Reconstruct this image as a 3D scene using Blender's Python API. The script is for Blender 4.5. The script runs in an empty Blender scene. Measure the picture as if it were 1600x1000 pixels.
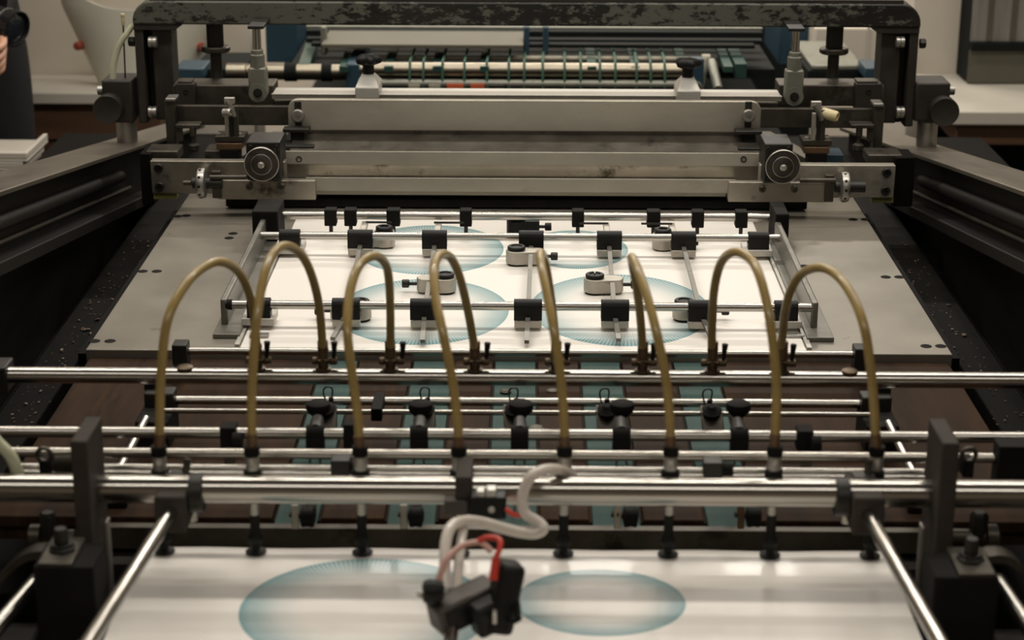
import bpy, bmesh, math, random
from mathutils import Vector, Matrix

random.seed(7)
SC = bpy.context.scene
COL = SC.collection
PI = math.pi

# ------------------------------------------------------------------ camera
FPX = 3000.0
CAM = Vector((0.009, 0.0, 1.69))
ROT = (Matrix.Rotation(math.radians(0.42), 3, 'Z')
       @ Matrix.Rotation(math.radians(90 - 18.35), 3, 'X')
       @ Matrix.Rotation(0.0032, 3, 'Z'))
cd = bpy.data.cameras.new('camera')
cam = bpy.data.objects.new('camera', cd)
COL.objects.link(cam)
cam.matrix_world = Matrix.Translation(CAM) @ ROT.to_4x4()
cd.sensor_width = 36.0
cd.lens = 36.0 * FPX / 1600.0
cd.clip_start = 0.05
cd.dof.use_dof = True
cd.dof.focus_distance = 2.62
cd.dof.aperture_fstop = 7.0
SC.camera = cam

# ------------------------------------------------------------------ world, lamps, exposure
w = bpy.data.worlds.new('room_air')
SC.world = w
w.use_nodes = True
w.node_tree.nodes['Background'].inputs[0].default_value = (0.80, 0.72, 0.60, 1)
w.node_tree.nodes['Background'].inputs[1].default_value = 0.01
SC.view_settings.view_transform = 'Standard'
SC.view_settings.look = 'None'
SC.view_settings.gamma = 1.0
SC.view_settings.use_curve_mapping = False
SC.view_settings.exposure = 0.06


def strip_lamp(name, loc, sx, sy, power, col):
    l = bpy.data.lights.new(name, 'AREA')
    l.shape = 'RECTANGLE'
    l.size, l.size_y = sx, sy
    l.energy = power
    l.color = col
    o = bpy.data.objects.new(name, l)
    o.location = loc
    COL.objects.link(o)
    return o


WARM = (1.0, 0.94, 0.85)
strip_lamp('front_fill_lamp', (0.0, 0.10, 2.95), 3.4, 0.30, 19, WARM)  # unseen fill added to brighten faces turned to the camera
strip_lamp('ceiling_lamp_middle', (0.0, 2.55, 2.95), 3.4, 0.16, 41, WARM)
strip_lamp('ceiling_lamp_rear', (0.0, 3.95, 2.95), 3.4, 0.16, 30, WARM)
for _i in range(6):      # a row of bare tubes farther down the hall
    strip_lamp('ceiling_tube_far', ((-1.50, -0.95, -0.30, 0.22, 0.80, 1.45)[_i], 5.85, 2.95), (0.34, 0.26, 0.42, 0.30, 0.24, 0.36)[_i], 0.05, 17, WARM)

# ------------------------------------------------------------------ pixel <-> world helpers


def ray(px, py):
    return ROT @ Vector(((px - 800) / FPX, (500 - py) / FPX, -1.0))


def P(px, py, z):
    d = ray(px, py)
    return CAM + d * ((z - CAM.z) / d.z)


def Q(px, py, Y):
    d = ray(px, py)
    return CAM + d * ((Y - CAM.y) / d.y)


# ------------------------------------------------------------------ materials
MATS = {}


def mat(name, col, rough=0.5, metal=0.0, var=0.18, scale=18.0, stretch=(1, 1, 1), bump=0.0,
        rvar=0.08, spots=None, spec=0.5, coat=0.0, trans=0.0, sss=0.0, spot_scale=9.0, spot_lo=0.56, spot_w=0.06):
    """principled material with noise in colour / roughness; spots = second colour in irregular patches"""
    m = bpy.data.materials.new(name)
    m.use_nodes = True
    nt = m.node_tree
    N, L = nt.nodes, nt.links
    b = N['Principled BSDF']
    tc = N.new('ShaderNodeTexCoord')
    mp = N.new('ShaderNodeMapping')
    mp.inputs['Scale'].default_value = stretch
    L.new(tc.outputs['Object'], mp.inputs['Vector'])
    nz = N.new('ShaderNodeTexNoise')
    nz.inputs['Scale'].default_value = scale
    nz.inputs['Detail'].default_value = 6
    nz.inputs['Roughness'].default_value = 0.62
    L.new(mp.outputs[0], nz.inputs['Vector'])
    cr = N.new('ShaderNodeValToRGB')
    cr.color_ramp.elements[0].position = 0.30
    cr.color_ramp.elements[1].position = 0.70
    cr.color_ramp.elements[0].color = tuple(max(0, c * (1 - var)) for c in col) + (1,)
    cr.color_ramp.elements[1].color = tuple(min(1, c * (1 + var)) for c in col) + (1,)
    L.new(nz.outputs['Fac'], cr.inputs['Fac'])
    cout = cr.outputs['Color']
    if spots:
        n2 = N.new('ShaderNodeTexNoise')
        n2.inputs['Scale'].default_value = spot_scale
        n2.inputs['Detail'].default_value = 9
        n2.inputs['Roughness'].default_value = 0.7
        L.new(mp.outputs[0], n2.inputs['Vector'])
        r2 = N.new('ShaderNodeValToRGB')
        r2.color_ramp.elements[0].position = spot_lo
        r2.color_ramp.elements[1].position = spot_lo + spot_w
        L.new(n2.outputs['Fac'], r2.inputs['Fac'])
        mx = N.new('ShaderNodeMix')
        mx.data_type = 'RGBA'
        L.new(r2.outputs['Color'], mx.inputs[0])
        L.new(cout, mx.inputs[6])
        mx.inputs[7].default_value = tuple(spots) + (1,)
        cout = mx.outputs[2]
    L.new(cout, b.inputs['Base Color'])
    b.inputs['Metallic'].default_value = metal
    b.inputs['Specular IOR Level'].default_value = spec
    b.inputs['Coat Weight'].default_value = coat
    b.inputs['Transmission Weight'].default_value = trans
    if sss:
        b.inputs['Subsurface Weight'].default_value = sss
        b.inputs['Subsurface Radius'].default_value = (0.006, 0.004, 0.002)
        b.inputs['Subsurface Scale'].default_value = 1.0
    mr = N.new('ShaderNodeMapRange')
    mr.inputs['To Min'].default_value = max(0.02, rough - rvar)
    mr.inputs['To Max'].default_value = min(1, rough + rvar)
    L.new(nz.outputs['Fac'], mr.inputs['Value'])
    L.new(mr.outputs[0], b.inputs['Roughness'])
    if bump:
        bp = N.new('ShaderNodeBump')
        bp.inputs['Strength'].default_value = bump
        bp.inputs['Distance'].default_value = 0.002
        L.new(nz.outputs['Fac'], bp.inputs['Height'])
        L.new(bp.outputs[0], b.inputs['Normal'])
    MATS[name] = m
    return m


chrome = mat('polished_rod', (0.42, 0.40, 0.365), 0.19, 1.0, 0.03, 9, (1, 1, 1), rvar=0.0)
chrome_stained = mat('stained_rod', (0.42, 0.395, 0.35), 0.22, 1.0, 0.04, 9, (1, 1, 1), rvar=0.0,
                     spots=(0.30, 0.15, 0.05), spot_scale=4.0, spot_lo=0.60, spot_w=0.08)
bed_mat = mat('bed_steel', (0.265, 0.242, 0.203), 0.42, 0.6, 0.16, 7, (1, 1, 1), rvar=0.08,
              spots=(0.15, 0.135, 0.11), spot_scale=22, spot_lo=0.635, spot_w=0.05)
plate_mat = mat('brushed_plate', (0.44, 0.41, 0.345), 0.38, 0.6, 0.22, 5, (0.6, 1, 1.5), rvar=0.10,
                spots=(0.17, 0.15, 0.12), spot_scale=5, spot_lo=0.55, spot_w=0.2)
plate_dirty = mat('inky_plate', (0.33, 0.30, 0.25), 0.42, 0.85, 0.25, 9, rvar=0.12,
                  spots=(0.07, 0.055, 0.04), spot_scale=12, spot_lo=0.57, spot_w=0.10)
alu = mat('milled_aluminium', (0.36, 0.345, 0.315), 0.35, 0.8, 0.10, 20, rvar=0.08)
grey_bar = mat('scuffed_grey_bar', (0.20, 0.19, 0.165), 0.42, 0.6, 0.2, 30, spots=(0.10, 0.09, 0.075), spot_scale=25, spot_lo=0.62)
cast_alu = mat('cast_grey_metal', (0.46, 0.43, 0.37), 0.48, 0.6, 0.16, 60, bump=0.15)
white_alu = mat('pale_clamp_metal', (0.52, 0.50, 0.455), 0.42, 0.35, 0.06, 20)
dark_steel = mat('blackened_steel', (0.018, 0.016, 0.013), 0.48, 0.3, 0.4, 30, rvar=0.15,
                 spots=(0.10, 0.085, 0.06), spot_scale=35, spot_lo=0.64, spot_w=0.06)
grimy_steel = mat('grimy_steel', (0.085, 0.075, 0.060), 0.45, 0.75, 0.35, 22, rvar=0.15,
                  spots=(0.03, 0.025, 0.02), spot_scale=16, spot_lo=0.56, spot_w=0.12)
black_plastic = mat('black_plastic', (0.010, 0.0095, 0.009), 0.45, 0.0, 0.2, 40, spec=0.2)
black_matte = mat('matt_black', (0.009, 0.008, 0.007), 0.75, 0.0, 0.3, 40, spec=0.15)
rubber = mat('black_rubber', (0.008, 0.008, 0.0075), 0.6, 0.0, 0.2, 40, spec=0.3)
post_mat = mat('dark_painted_post', (0.045, 0.037, 0.031), 0.65, 0.0, 0.15, 60, bump=0.1, spec=0.15)
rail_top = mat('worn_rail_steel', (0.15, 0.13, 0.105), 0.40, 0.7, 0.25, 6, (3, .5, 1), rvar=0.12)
rail_dark = mat('shaded_rail_steel', (0.006, 0.005, 0.004), 0.58, 0.0, 0.5, 8, (2, .4, 2), rvar=0.15, spec=0.14,  # near-black base carries the shade under the top flange
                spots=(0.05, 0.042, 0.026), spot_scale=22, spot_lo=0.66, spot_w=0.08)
trough_mat = mat('oily_trough', (0.005, 0.0042, 0.0034), 0.75, 0.0, 0.5, 25, spec=0.1, spots=(0.035, 0.028, 0.018),
                 spot_scale=90, spot_lo=0.70, spot_w=0.05)
feed_mat = mat('brown_feed_board', (0.030, 0.0165, 0.0095), 0.62, 0.0, 0.55, 16, (2.2, .25, 1), rvar=0.12, spec=0.06,
               spots=(0.072, 0.034, 0.014), spot_scale=7, spot_lo=0.56, spot_w=0.16)
belt_mat = mat('teal_belt', (0.040, 0.076, 0.069), 0.65, 0.0, 0.22, 9, (4, .2, 1), spec=0.15)
hose_mat = mat('amber_hose', (0.36, 0.255, 0.088), 0.30, 0.0, 0.25, 14, rvar=0.06, sss=0.25, coat=0.25)
clear_hose = mat('clear_hose', (0.68, 0.62, 0.56), 0.25, 0.0, 0.12, 25, sss=0.3, coat=0.3)
pale_hose = mat('pale_green_hose', (0.55, 0.56, 0.40), 0.35, 0.0, 0.12, 25, sss=0.3)
brass = mat('tarnished_brass', (0.085, 0.058, 0.032), 0.40, 0.75, 0.35, 50, rvar=0.12)
brass_light = mat('brown_fitting', (0.16, 0.095, 0.05), 0.42, 0.4, 0.3, 50)
collar_mat = mat('grey_collar', (0.50, 0.48, 0.43), 0.35, 0.7, 0.1, 30)
red_mat = mat('red_cable', (0.62, 0.055, 0.035), 0.40, 0.0, 0.1, 20)
pink_mat = mat('pink_cable', (0.62, 0.36, 0.30), 0.40, 0.0, 0.1, 20)
sensor_mat = mat('sensor_body', (0.060, 0.050, 0.040), 0.50, 0.2, 0.2, 40)
bridge_mat = mat('chipped_bridge_paint', (0.014, 0.013, 0.011), 0.45, 0.0, 0.4, 14, (0.6, 1, 1.3), bump=0.2, spec=0.35)
_nt = bridge_mat.node_tree
_b = _nt.nodes['Principled BSDF']
_old = _b.inputs['Base Color'].links[0].from_socket
_tc = _nt.nodes.new('ShaderNodeTexCoord')
_mp = _nt.nodes.new('ShaderNodeMapping'); _mp.inputs['Scale'].default_value = (0.45, 1, 1)
_nt.links.new(_tc.outputs['Object'], _mp.inputs['Vector'])
_sum = None
for _sc, _amt, _rough in ((5.0, 0.75, 0.5), (95.0, 1.0, 0.75)):
    _n = _nt.nodes.new('ShaderNodeTexNoise'); _n.inputs['Scale'].default_value = _sc
    _n.inputs['Detail'].default_value = 8; _n.inputs['Roughness'].default_value = _rough
    _nt.links.new(_mp.outputs[0], _n.inputs['Vector'])
    _m = _nt.nodes.new('ShaderNodeMath'); _m.operation = 'MULTIPLY'; _m.inputs[1].default_value = _amt
    _nt.links.new(_n.outputs['Fac'], _m.inputs[0])
    if _sum is None:
        _sum = _m.outputs[0]
    else:
        _a = _nt.nodes.new('ShaderNodeMath'); _a.operation = 'ADD'
        _nt.links.new(_sum, _a.inputs[0]); _nt.links.new(_m.outputs[0], _a.inputs[1]); _sum = _a.outputs[0]
_cr = _nt.nodes.new('ShaderNodeValToRGB')
_cr.color_ramp.elements[0].position = 0.865; _cr.color_ramp.elements[1].position = 0.90
_nt.links.new(_sum, _cr.inputs['Fac'])
_mx = _nt.nodes.new('ShaderNodeMix'); _mx.data_type = 'RGBA'
_nt.links.new(_cr.outputs['Color'], _mx.inputs[0]); _nt.links.new(_old, _mx.inputs[6])
_mx.inputs[7].default_value = (0.098, 0.100, 0.080, 1)
_nt.links.new(_mx.outputs[2], _b.inputs['Base Color'])
leg_mat = mat('dark_bridge_leg', (0.024, 0.019, 0.015), 0.55, 0.1, 0.35, 16, spots=(0.02, .018, .015), spot_scale=14)
grey_paint = mat('grey_green_paint', (0.22, 0.22, 0.18), 0.45, 0.4, 0.2, 20, spots=(0.10, 0.09, 0.07),
                 spot_scale=20, spot_lo=0.58, spot_w=0.1)
ivory = mat('ivory_grip', (0.62, 0.53, 0.30), 0.40, 0.0, 0.12, 40)
olive = mat('olive_pad', (0.20, 0.19, 0.06), 0.6, 0.0, 0.2, 30)
blue_mat = mat('blue_machine_paint', (0.022, 0.052, 0.075), 0.45, 0.0, 0.12, 8)
teal_paint = mat('green_machine_paint', (0.022, 0.060, 0.047), 0.45, 0.0, 0.12, 8)
cord_mat = mat('green_cord', (0.03, 0.09, 0.06), 0.55, 0.0, 0.12, 8)
roller_mat = mat('satin_roller', (0.30, 0.265, 0.205), 0.34, 1.0, 0.08, 10)
shade_mat = mat('dark_machine_inside', (0.008, 0.0095, 0.009), 0.70, 0.0, 0.3, 8, spec=0.12)
wall_mat = mat('beige_wall', (0.60, 0.54, 0.45), 0.85, 0.0, 0.04, 2)
ceil_mat = mat('ceiling_white', (0.40, 0.37, 0.33), 0.9, 0.0, 0.03, 2)
floor_mat = mat('shop_floor', (0.10, 0.085, 0.07), 0.7, 0.0, 0.2, 3)
counter_mat = mat('pale_counter', (0.52, 0.48, 0.41), 0.5, 0.0, 0.05, 6)
wood_mat = mat('brown_wood', (0.105, 0.052, 0.028), 0.55, 0.0, 0.25, 5, (1, 1, 8))
tub_mat = mat('cream_plastic', (0.66, 0.63, 0.52), 0.45, 0.0, 0.05, 6)
cloth_mat = mat('black_cloth', (0.012, 0.012, 0.013), 0.85, 0.0, 0.25, 60)
skin_mat = mat('skin', (0.60, 0.32, 0.21), 0.5, 0.0, 0.08, 30)
lens_black = mat('lens_black', (0.010, 0.010, 0.011), 0.28, 0.0, 0.2, 30)
glass_mat = mat('front_glass', (0.02, 0.025, 0.03), 0.05, 0.0, 0.1, 5, coat=1.0)
orange_mat = mat('orange_label', (0.65, 0.13, 0.05), 0.5, 0.0, 0.1, 20)
olive_panel = mat('olive_cabinet_panel', (0.085, 0.078, 0.058), 0.5, 0.0, 0.1, 8)
grey_panel = mat('grey_cabinet_glass', (0.20, 0.19, 0.17), 0.35, 0.0, 0.25, 5, (14, 1, 0.6))
cream = mat('cream_block', (0.42, 0.38, 0.29), 0.5, 0.0, 0.08, 8)
flake_mat = mat('paint_flakes', (0.10, 0.06, 0.035), 0.6, 0.0, 0.8, 30, spots=(0.22, 0.18, 0.09), spot_scale=14)
hair_mat = mat('dark_hair', (0.03, 0.02, 0.014), 0.6, 0.0, 0.3, 60)


def paper_material(name, ovals):
    """white coated paper printed with teal spirograph ovals; ovals = (cx, cy, rx, ry) in object space"""
    m = bpy.data.materials.new(name)
    m.use_nodes = True
    nt = m.node_tree
    N, L = nt.nodes, nt.links
    b = N['Principled BSDF']

    def mth(op, a, c=None, clamp=False):
        n = N.new('ShaderNodeMath')
        n.operation = op
        n.use_clamp = clamp
        for i, v in enumerate((a, c)):
            if v is None:
                continue
            if isinstance(v, (int, float)):
                n.inputs[i].default_value = v
            else:
                L.new(v, n.inputs[i])
        return n.outputs[0]
    tc = N.new('ShaderNodeTexCoord')
    sp = N.new('ShaderNodeSeparateXYZ')
    L.new(tc.outputs['Object'], sp.inputs[0])
    X, Y = sp.outputs[0], sp.outputs[1]
    total = None
    for k, (cx, cy, rx, ry) in enumerate(ovals):
        u = mth('DIVIDE', mth('SUBTRACT', X, cx), rx)
        v = mth('DIVIDE', mth('SUBTRACT', Y, cy), ry)
        r = mth('SQRT', mth('ADD', mth('MULTIPLY', u, u), mth('MULTIPLY', v, v)))
        th = mth('ARCTAN2', v, u)
        inside = mth('LESS_THAN', r, 1.0)
        fade = mth('MULTIPLY', mth('SUBTRACT', r, 0.48), 1.92, True)
        fade = mth('POWER', fade, 1.35)
        # two families of curved spokes crossing each other
        tw = mth('MULTIPLY', mth('POWER', r, 2.0), 9.0)
        s1 = mth('SINE', mth('ADD', mth('MULTIPLY', th, 150), tw))
        s2 = mth('SINE', mth('SUBTRACT', mth('MULTIPLY', th, 150), mth('MULTIPLY', tw, 0.6)))
        ln = mth('MAXIMUM', mth('MULTIPLY', mth('ADD', s1, 0.2), 1.0, True), mth('MULTIPLY', mth('SUBTRACT', s2, 0.15), 0.8, True))
        dens = mth('ADD', mth('MULTIPLY', fade, 0.72), mth('MULTIPLY', mth('MULTIPLY', ln, fade), 0.26))
        lnin = mth('MULTIPLY', mth('MULTIPLY', ln, mth('MULTIPLY', mth('SUBTRACT', r, 0.25), 1.6, True)), 0.12)
        val = mth('MULTIPLY', mth('ADD', dens, lnin), inside)
        total = val if total is None else mth('MAXIMUM', total, val)
    nz = N.new('ShaderNodeTexNoise')
    nz.inputs['Scale'].default_value = 5
    L.new(tc.outputs['Object'], nz.inputs['Vector'])
    base = N.new('ShaderNodeValToRGB')
    base.color_ramp.elements[0].color = (0.80, 0.755, 0.695, 1)
    base.color_ramp.elements[1].color = (0.84, 0.795, 0.735, 1)
    L.new(nz.outputs['Fac'], base.inputs['Fac'])
    mx = N.new('ShaderNodeMix')
    mx.data_type = 'RGBA'
    L.new(mth('MULTIPLY', total, 1.0, True), mx.inputs[0])
    L.new(base.outputs[0], mx.inputs[6])
    mx.inputs[7].default_value = (0.085, 0.255, 0.285, 1)
    L.new(mx.outputs[2], b.inputs['Base Color'])
    b.inputs['Roughness'].default_value = 0.45
    b.inputs['Specular IOR Level'].default_value = 0.4
    b.inputs['Coat Weight'].default_value = 0.03
    b.inputs['Coat Roughness'].default_value = 0.07
    return m


# ------------------------------------------------------------------ mesh builder
def V(*a):
    return Vector(a[0]) if len(a) == 1 else Vector(a)


def smooth_path(pts, n=8):
    pts = [V(p) for p in pts]
    out = []
    for i in range(len(pts) - 1):
        p0 = pts[max(i - 1, 0)]
        p1, p2 = pts[i], pts[i + 1]
        p3 = pts[min(i + 2, len(pts) - 1)]
        for k in range(n):
            t = k / n
            out.append(0.5 * ((2 * p1) + (p2 - p0) * t + (2 * p0 - 5 * p1 + 4 * p2 - p3) * t * t
                              + (3 * p1 - p0 - 3 * p2 + p3) * t ** 3))
    out.append(pts[-1])
    return out


class MB:
    def __init__(self):
        self.bm = bmesh.new()

    def box(self, lo, hi, rot=None):
        lo, hi = V(lo), V(hi)
        c, s = (lo + hi) / 2, hi - lo
        m = Matrix.Translation(c)
        if rot is not None:
            m = m @ rot.to_4x4()
        m = m @ Matrix.Diagonal((abs(s.x), abs(s.y), abs(s.z), 1))
        bmesh.ops.create_cube(self.bm, size=1.0, matrix=m)
        return self

    def bpx(self, x0, y0, x1, y1, Y, d):
        """box whose front face fills the rectangle x0..x1, y0..y1 seen at distance Y; d = thickness behind it"""
        a, b = Q((x0 + x1) / 2, y1, Y), Q((x0 + x1) / 2, y0, Y)
        ym = (y0 + y1) / 2
        l, r = Q(x0, ym, Y), Q(x1, ym, Y)
        return self.box((l.x, Y, a.z), (r.x, Y + d, b.z))

    def cyl(self, p0, p1, r, r2=None, seg=20):
        p0, p1 = V(p0), V(p1)
        d = p1 - p0
        q = Vector((0, 0, 1)).rotation_difference(d.normalized()).to_matrix().to_4x4()
        m = Matrix.Translation((p0 + p1) / 2) @ q
        bmesh.ops.create_cone(self.bm, cap_ends=True, segments=seg, radius1=r,
                              radius2=r if r2 is None else r2, depth=d.length, matrix=m)
        return self

    def tube(self, pts, r, seg=10, caps=True):
        pts = [V(p) for p in pts]
        n = len(pts)
        rr = r if isinstance(r, (list, tuple)) else [r] * n
        t = (pts[1] - pts[0]).normalized()
        u = t.orthogonal().normalized()
        rings = []
        for i in range(n):
            if i == 0:
                t2 = (pts[1] - pts[0]).normalized()
            elif i == n - 1:
                t2 = (pts[-1] - pts[-2]).normalized()
            else:
                t2 = (pts[i + 1] - pts[i - 1]).normalized()
            u = (t.rotation_difference(t2) @ u)
            u = (u - t2 * u.dot(t2)).normalized()
            t = t2
            v = t.cross(u)
            rings.append([self.bm.verts.new(pts[i] + (u * math.cos(a) + v * math.sin(a)) * rr[i])
                          for a in (2 * PI * k / seg for k in range(seg))])
        for a, b in zip(rings, rings[1:]):
            for k in range(seg):
                self.bm.faces.new((a[k], a[(k + 1) % seg], b[(k + 1) % seg], b[k]))
        if caps:
            self.bm.faces.new(list(reversed(rings[0])))
            self.bm.faces.new(rings[-1])
        return self

    def lathe(self, c, axis, prof, seg=28):
        """profile = [(radius, height along axis)]"""
        c, ax = V(c), V(axis).normalized()
        u = ax.orthogonal().normalized()
        v = ax.cross(u)
        rings = []
        for r, h in prof:
            if r < 1e-6:
                rings.append([self.bm.verts.new(c + ax * h)])
            else:
                rings.append([self.bm.verts.new(c + ax * h + (u * math.cos(2 * PI * k / seg) + v * math.sin(2 * PI * k / seg)) * r)
                              for k in range(seg)])
        for a, b in zip(rings, rings[1:]):
            for k in range(seg):
                k2 = (k + 1) % seg
                if len(a) == 1 and len(b) == 1:
                    continue
                if len(a) == 1:
                    self.bm.faces.new((a[0], b[k2], b[k]))
                elif len(b) == 1:
                    self.bm.faces.new((a[k], a[k2], b[0]))
                else:
                    self.bm.faces.new((a[k], a[k2], b[k2], b[k]))
        if len(rings[0]) > 1:
            self.bm.faces.new(list(reversed(rings[0])))
        if len(rings[-1]) > 1:
            self.bm.faces.new(rings[-1])
        return self

    def prism(self, pts, off):
        """closed polygon of 3D points swept by the vector off"""
        off = V(off)
        a = [self.bm.verts.new(V(p)) for p in pts]
        b = [self.bm.verts.new(V(p) + off) for p in pts]
        self.bm.faces.new(a)
        self.bm.faces.new(list(reversed(b)))
        n = len(pts)
        for i in range(n):
            self.bm.faces.new((a[i], b[i], b[(i + 1) % n], a[(i + 1) % n]))
        return self

    def build(self, name, m, parent=None, bevel=0.0, angle=35, label=None, kind=None):
        bm = self.bm
        bmesh.ops.recalc_face_normals(bm, faces=bm.faces)
        xs = [v.co for v in bm.verts]
        if parent is None:
            lo = Vector((min(c.x for c in xs), min(c.y for c in xs), min(c.z for c in xs)))
            hi = Vector((max(c.x for c in xs), max(c.y for c in xs), max(c.z for c in xs)))
            org = Vector(((lo.x + hi.x) / 2, (lo.y + hi.y) / 2, lo.z))
        else:
            org = world_loc(parent)
        bmesh.ops.translate(bm, verts=bm.verts, vec=-org)
        me = bpy.data.meshes.new(name)
        bm.to_mesh(me)
        bm.free()
        me.materials.append(m)
        for p in me.polygons:
            p.use_smooth = True
        me.set_sharp_from_angle(angle=math.radians(angle))
        o = bpy.data.objects.new(name, me)
        COL.objects.link(o)
        if parent is None:
            o.location = org
        else:
            o.parent = parent
        if bevel:
            bv = o.modifiers.new('edge', 'BEVEL')
            bv.width = bevel
            bv.segments = 2
            bv.limit_method = 'ANGLE'
            bv.angle_limit = math.radians(40)
            bv.use_clamp_overlap = True
        if label:
            o['label'] = label
        if kind:
            o['kind'] = kind
        return o


def world_loc(o):
    l = Vector((0, 0, 0))
    while o is not None:
        l += o.location
        o = o.parent
    return l


def tag(o, label, cat, group=None, kind=None):
    o['label'] = label
    o['category'] = cat
    if group:
        o['group'] = group
    if kind:
        o['kind'] = kind
    return o


def thing(name, label, cat, loc, group=None):
    o = bpy.data.objects.new(name, None)
    o.empty_display_size = 0.02
    o.location = loc
    COL.objects.link(o)
    return tag(o, label, cat, group)


def struct(mb, name, m, bevel=0.0):
    o = mb.build(name, m, None, bevel)
    o['kind'] = 'structure'
    return o


def socket_bolt(parent, c, r, name='bolt', axis=(0, -1, 0), m=None):
    """cap screw with a dark hexagonal socket"""
    c, ax = V(c), V(axis)
    b = MB().lathe(c, ax, [(r, 0), (r, r * .7), (r * .88, r * .85), (r * .5, r * .85), (r * .5, r * .35), (0, r * .35)], 18)
    return b.build(name, m or dark_steel, parent)

# ================================================================== SETTING
b = MB(); b.box((-5, -3, -0.05), (5, 8, 0.0)); struct(b, 'floor', floor_mat)
b = MB(); b.box((-5, -3, 3.2), (5, 8, 3.25)); struct(b, 'ceiling', ceil_mat)
b = MB(); b.box((-5, 7.0, 0.0), (5, 7.1, 3.2)); struct(b, 'wall_back', wall_mat)
xl = Q(392, 60, 4.75).x
xr = Q(1425, 60, 4.75).x
b = MB(); b.box((-3.4, 4.75, 0.0), (xl, 4.95, 3.2)); struct(b, 'wall_left', wall_mat)
b = MB(); b.box((xr, 4.75, 0.0), (3.4, 4.95, 3.2)); struct(b, 'wall_right', wall_mat)
b = MB(); b.box((-3.4, -3, 0.0), (-3.3, 4.75, 3.2)); struct(b, 'wall_side_left', wall_mat)
b = MB(); b.box((3.3, -3, 0.0), (3.4, 4.75, 3.2)); struct(b, 'wall_side_right', wall_mat)
b = MB(); b.box((-3.4, -2.6, 0.0), (3.4, -2.5, 3.2)); struct(b, 'wall_front', wall_mat)

# ================================================================== PRESS BASE, RAILS, BED
ZB = 0.90          # top of the print bed
base = thing('press_base', 'black oily machine base whose trough shows on both sides of the steel bed', 'machine base', (0, 2.6, 0))
b = MB(); b.box((-0.95, 1.78, 0.0), (0.95, 3.9, 0.80)); b.build('base_body', trough_mat, base)
b = MB(); b.box((-0.56, 2.30, 0.79), (0.56, 3.0, 0.879)); b.build('bed_support', trough_mat, base)
for s in (-1, 1):
    b = MB(); b.box((s * 0.585, 1.80, 0.80), (s * 0.64, 3.5, 0.835)); b.build('trough_ledge', trough_mat, base, 0.003)
    b = MB(); b.box((s * 0.80, 1.45, 0.60), (s * 0.95, 1.95, 0.86)); b.build('side_block', trough_mat, base, 0.004)


def zr(y):
    return 1.10 - 0.166 * (y - 2.257)


Y0R, Y1R = 1.55, 3.78
for s, nm in ((-1, 'left'), (1, 'right')):
    dz = Vector((0, Y1R - Y0R, zr(Y1R) - zr(Y0R)))
    z0 = zr(Y0R)
    t = thing('side_rail', 'long dark sloping steel side rail on the %s flank of the press' % nm, 'rail', (s * 0.67, 2.6, 0.80), 'sloping side rails of the upper frame')

    def sec(x0, x1, za, zb):
        return [(s * x0, Y0R, z0 + za), (s * x1, Y0R, z0 + za), (s * x1, Y0R, z0 + zb), (s * x0, Y0R, z0 + zb)]
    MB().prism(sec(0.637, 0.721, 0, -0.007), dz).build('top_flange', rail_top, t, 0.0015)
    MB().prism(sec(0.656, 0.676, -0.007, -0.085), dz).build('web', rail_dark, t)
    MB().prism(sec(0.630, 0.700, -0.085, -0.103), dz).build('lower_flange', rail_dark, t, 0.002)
    a = V(s * 0.650, Y0R, z0 - 0.044)
    MB().cyl(a, a + dz * 0.66, 0.010).build('track_rod', rail_dark, t)
    a = V(s * 0.653, Y0R, z0 - 0.070)
    MB().cyl(a, a + dz * 0.7, 0.003, seg=8).build('oil_pipe', grimy_steel, t)
    yb = Y1R - 0.02
    MB().prism([(s * 0.668, Y0R, z0 - 0.103), (s * 0.668, yb, zr(yb) - 0.103), (s * 0.668, yb, 0.80), (s * 0.668, Y0R, 0.80)],
               (s * 0.02, 0, 0)).build('apron', rail_dark, t)

bl, br_ = P(133, 547, ZB), P(1488, 553, ZB)
BX0, BX1, BY0 = bl.x, br_.x, (bl.y + br_.y) / 2
bed = thing('print_bed', 'flat scuffed grey steel print bed under the printed sheet', 'bed', (0, 2.8, 0.88))
MB().box((BX0, BY0, 0.88), (BX1, 3.04, ZB)).build('bed_plate', bed_mat, bed, 0.0012)
for px, py in ((148, 533), (172, 533), (223, 424), (245, 424), (278, 338), (291, 337),
               (1447, 541), (1470, 541), (1384, 433), (1405, 433), (1333, 343), (1352, 343),
               (1227, 423), (1257, 416), (358, 372), (364, 365)):
    p = P(px, py, ZB)
    MB().lathe(p, (0, 0, 1), [(0.0072, -0.004), (0.0072, 0.0003), (0.0064, 0.0007), (0.003, 0.0007), (0.0026, 0.0003), (0, 0.0003)], 20
               ).build('screw', black_matte, bed)

# scraps of dried ink lying in the trough (nobody could count them)
b = MB()
rr = random.Random(3)
for i in range(380):
    s = -1 if rr.random() < 0.6 else 1
    y = rr.uniform(2.05, 3.0)
    x = s * rr.uniform(0.555, 0.625)
    z = 0.802 if abs(x) < 0.583 else 0.837
    sz = rr.choice((0.0006, 0.0008, 0.001, 0.0013, 0.0017))
    if rr.random() < 0.025:
        sz = 0.0038
    m = Matrix.Translation((x, y, z)) @ Matrix.Rotation(rr.uniform(0, 6), 4, 'Z') @ Matrix.Rotation(rr.uniform(-.5, .5), 4, 'X') \
        @ Matrix.Diagonal((sz * rr.uniform(1, 2.4), sz, sz * .35, 1))
    bmesh.ops.create_icosphere(b.bm, subdivisions=1, radius=1, matrix=m)
o = b.build('ink_scraps', flake_mat)
tag(o, 'small flakes of dried ink and paper scattered in the dark trough', 'debris', kind='stuff')

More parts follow.
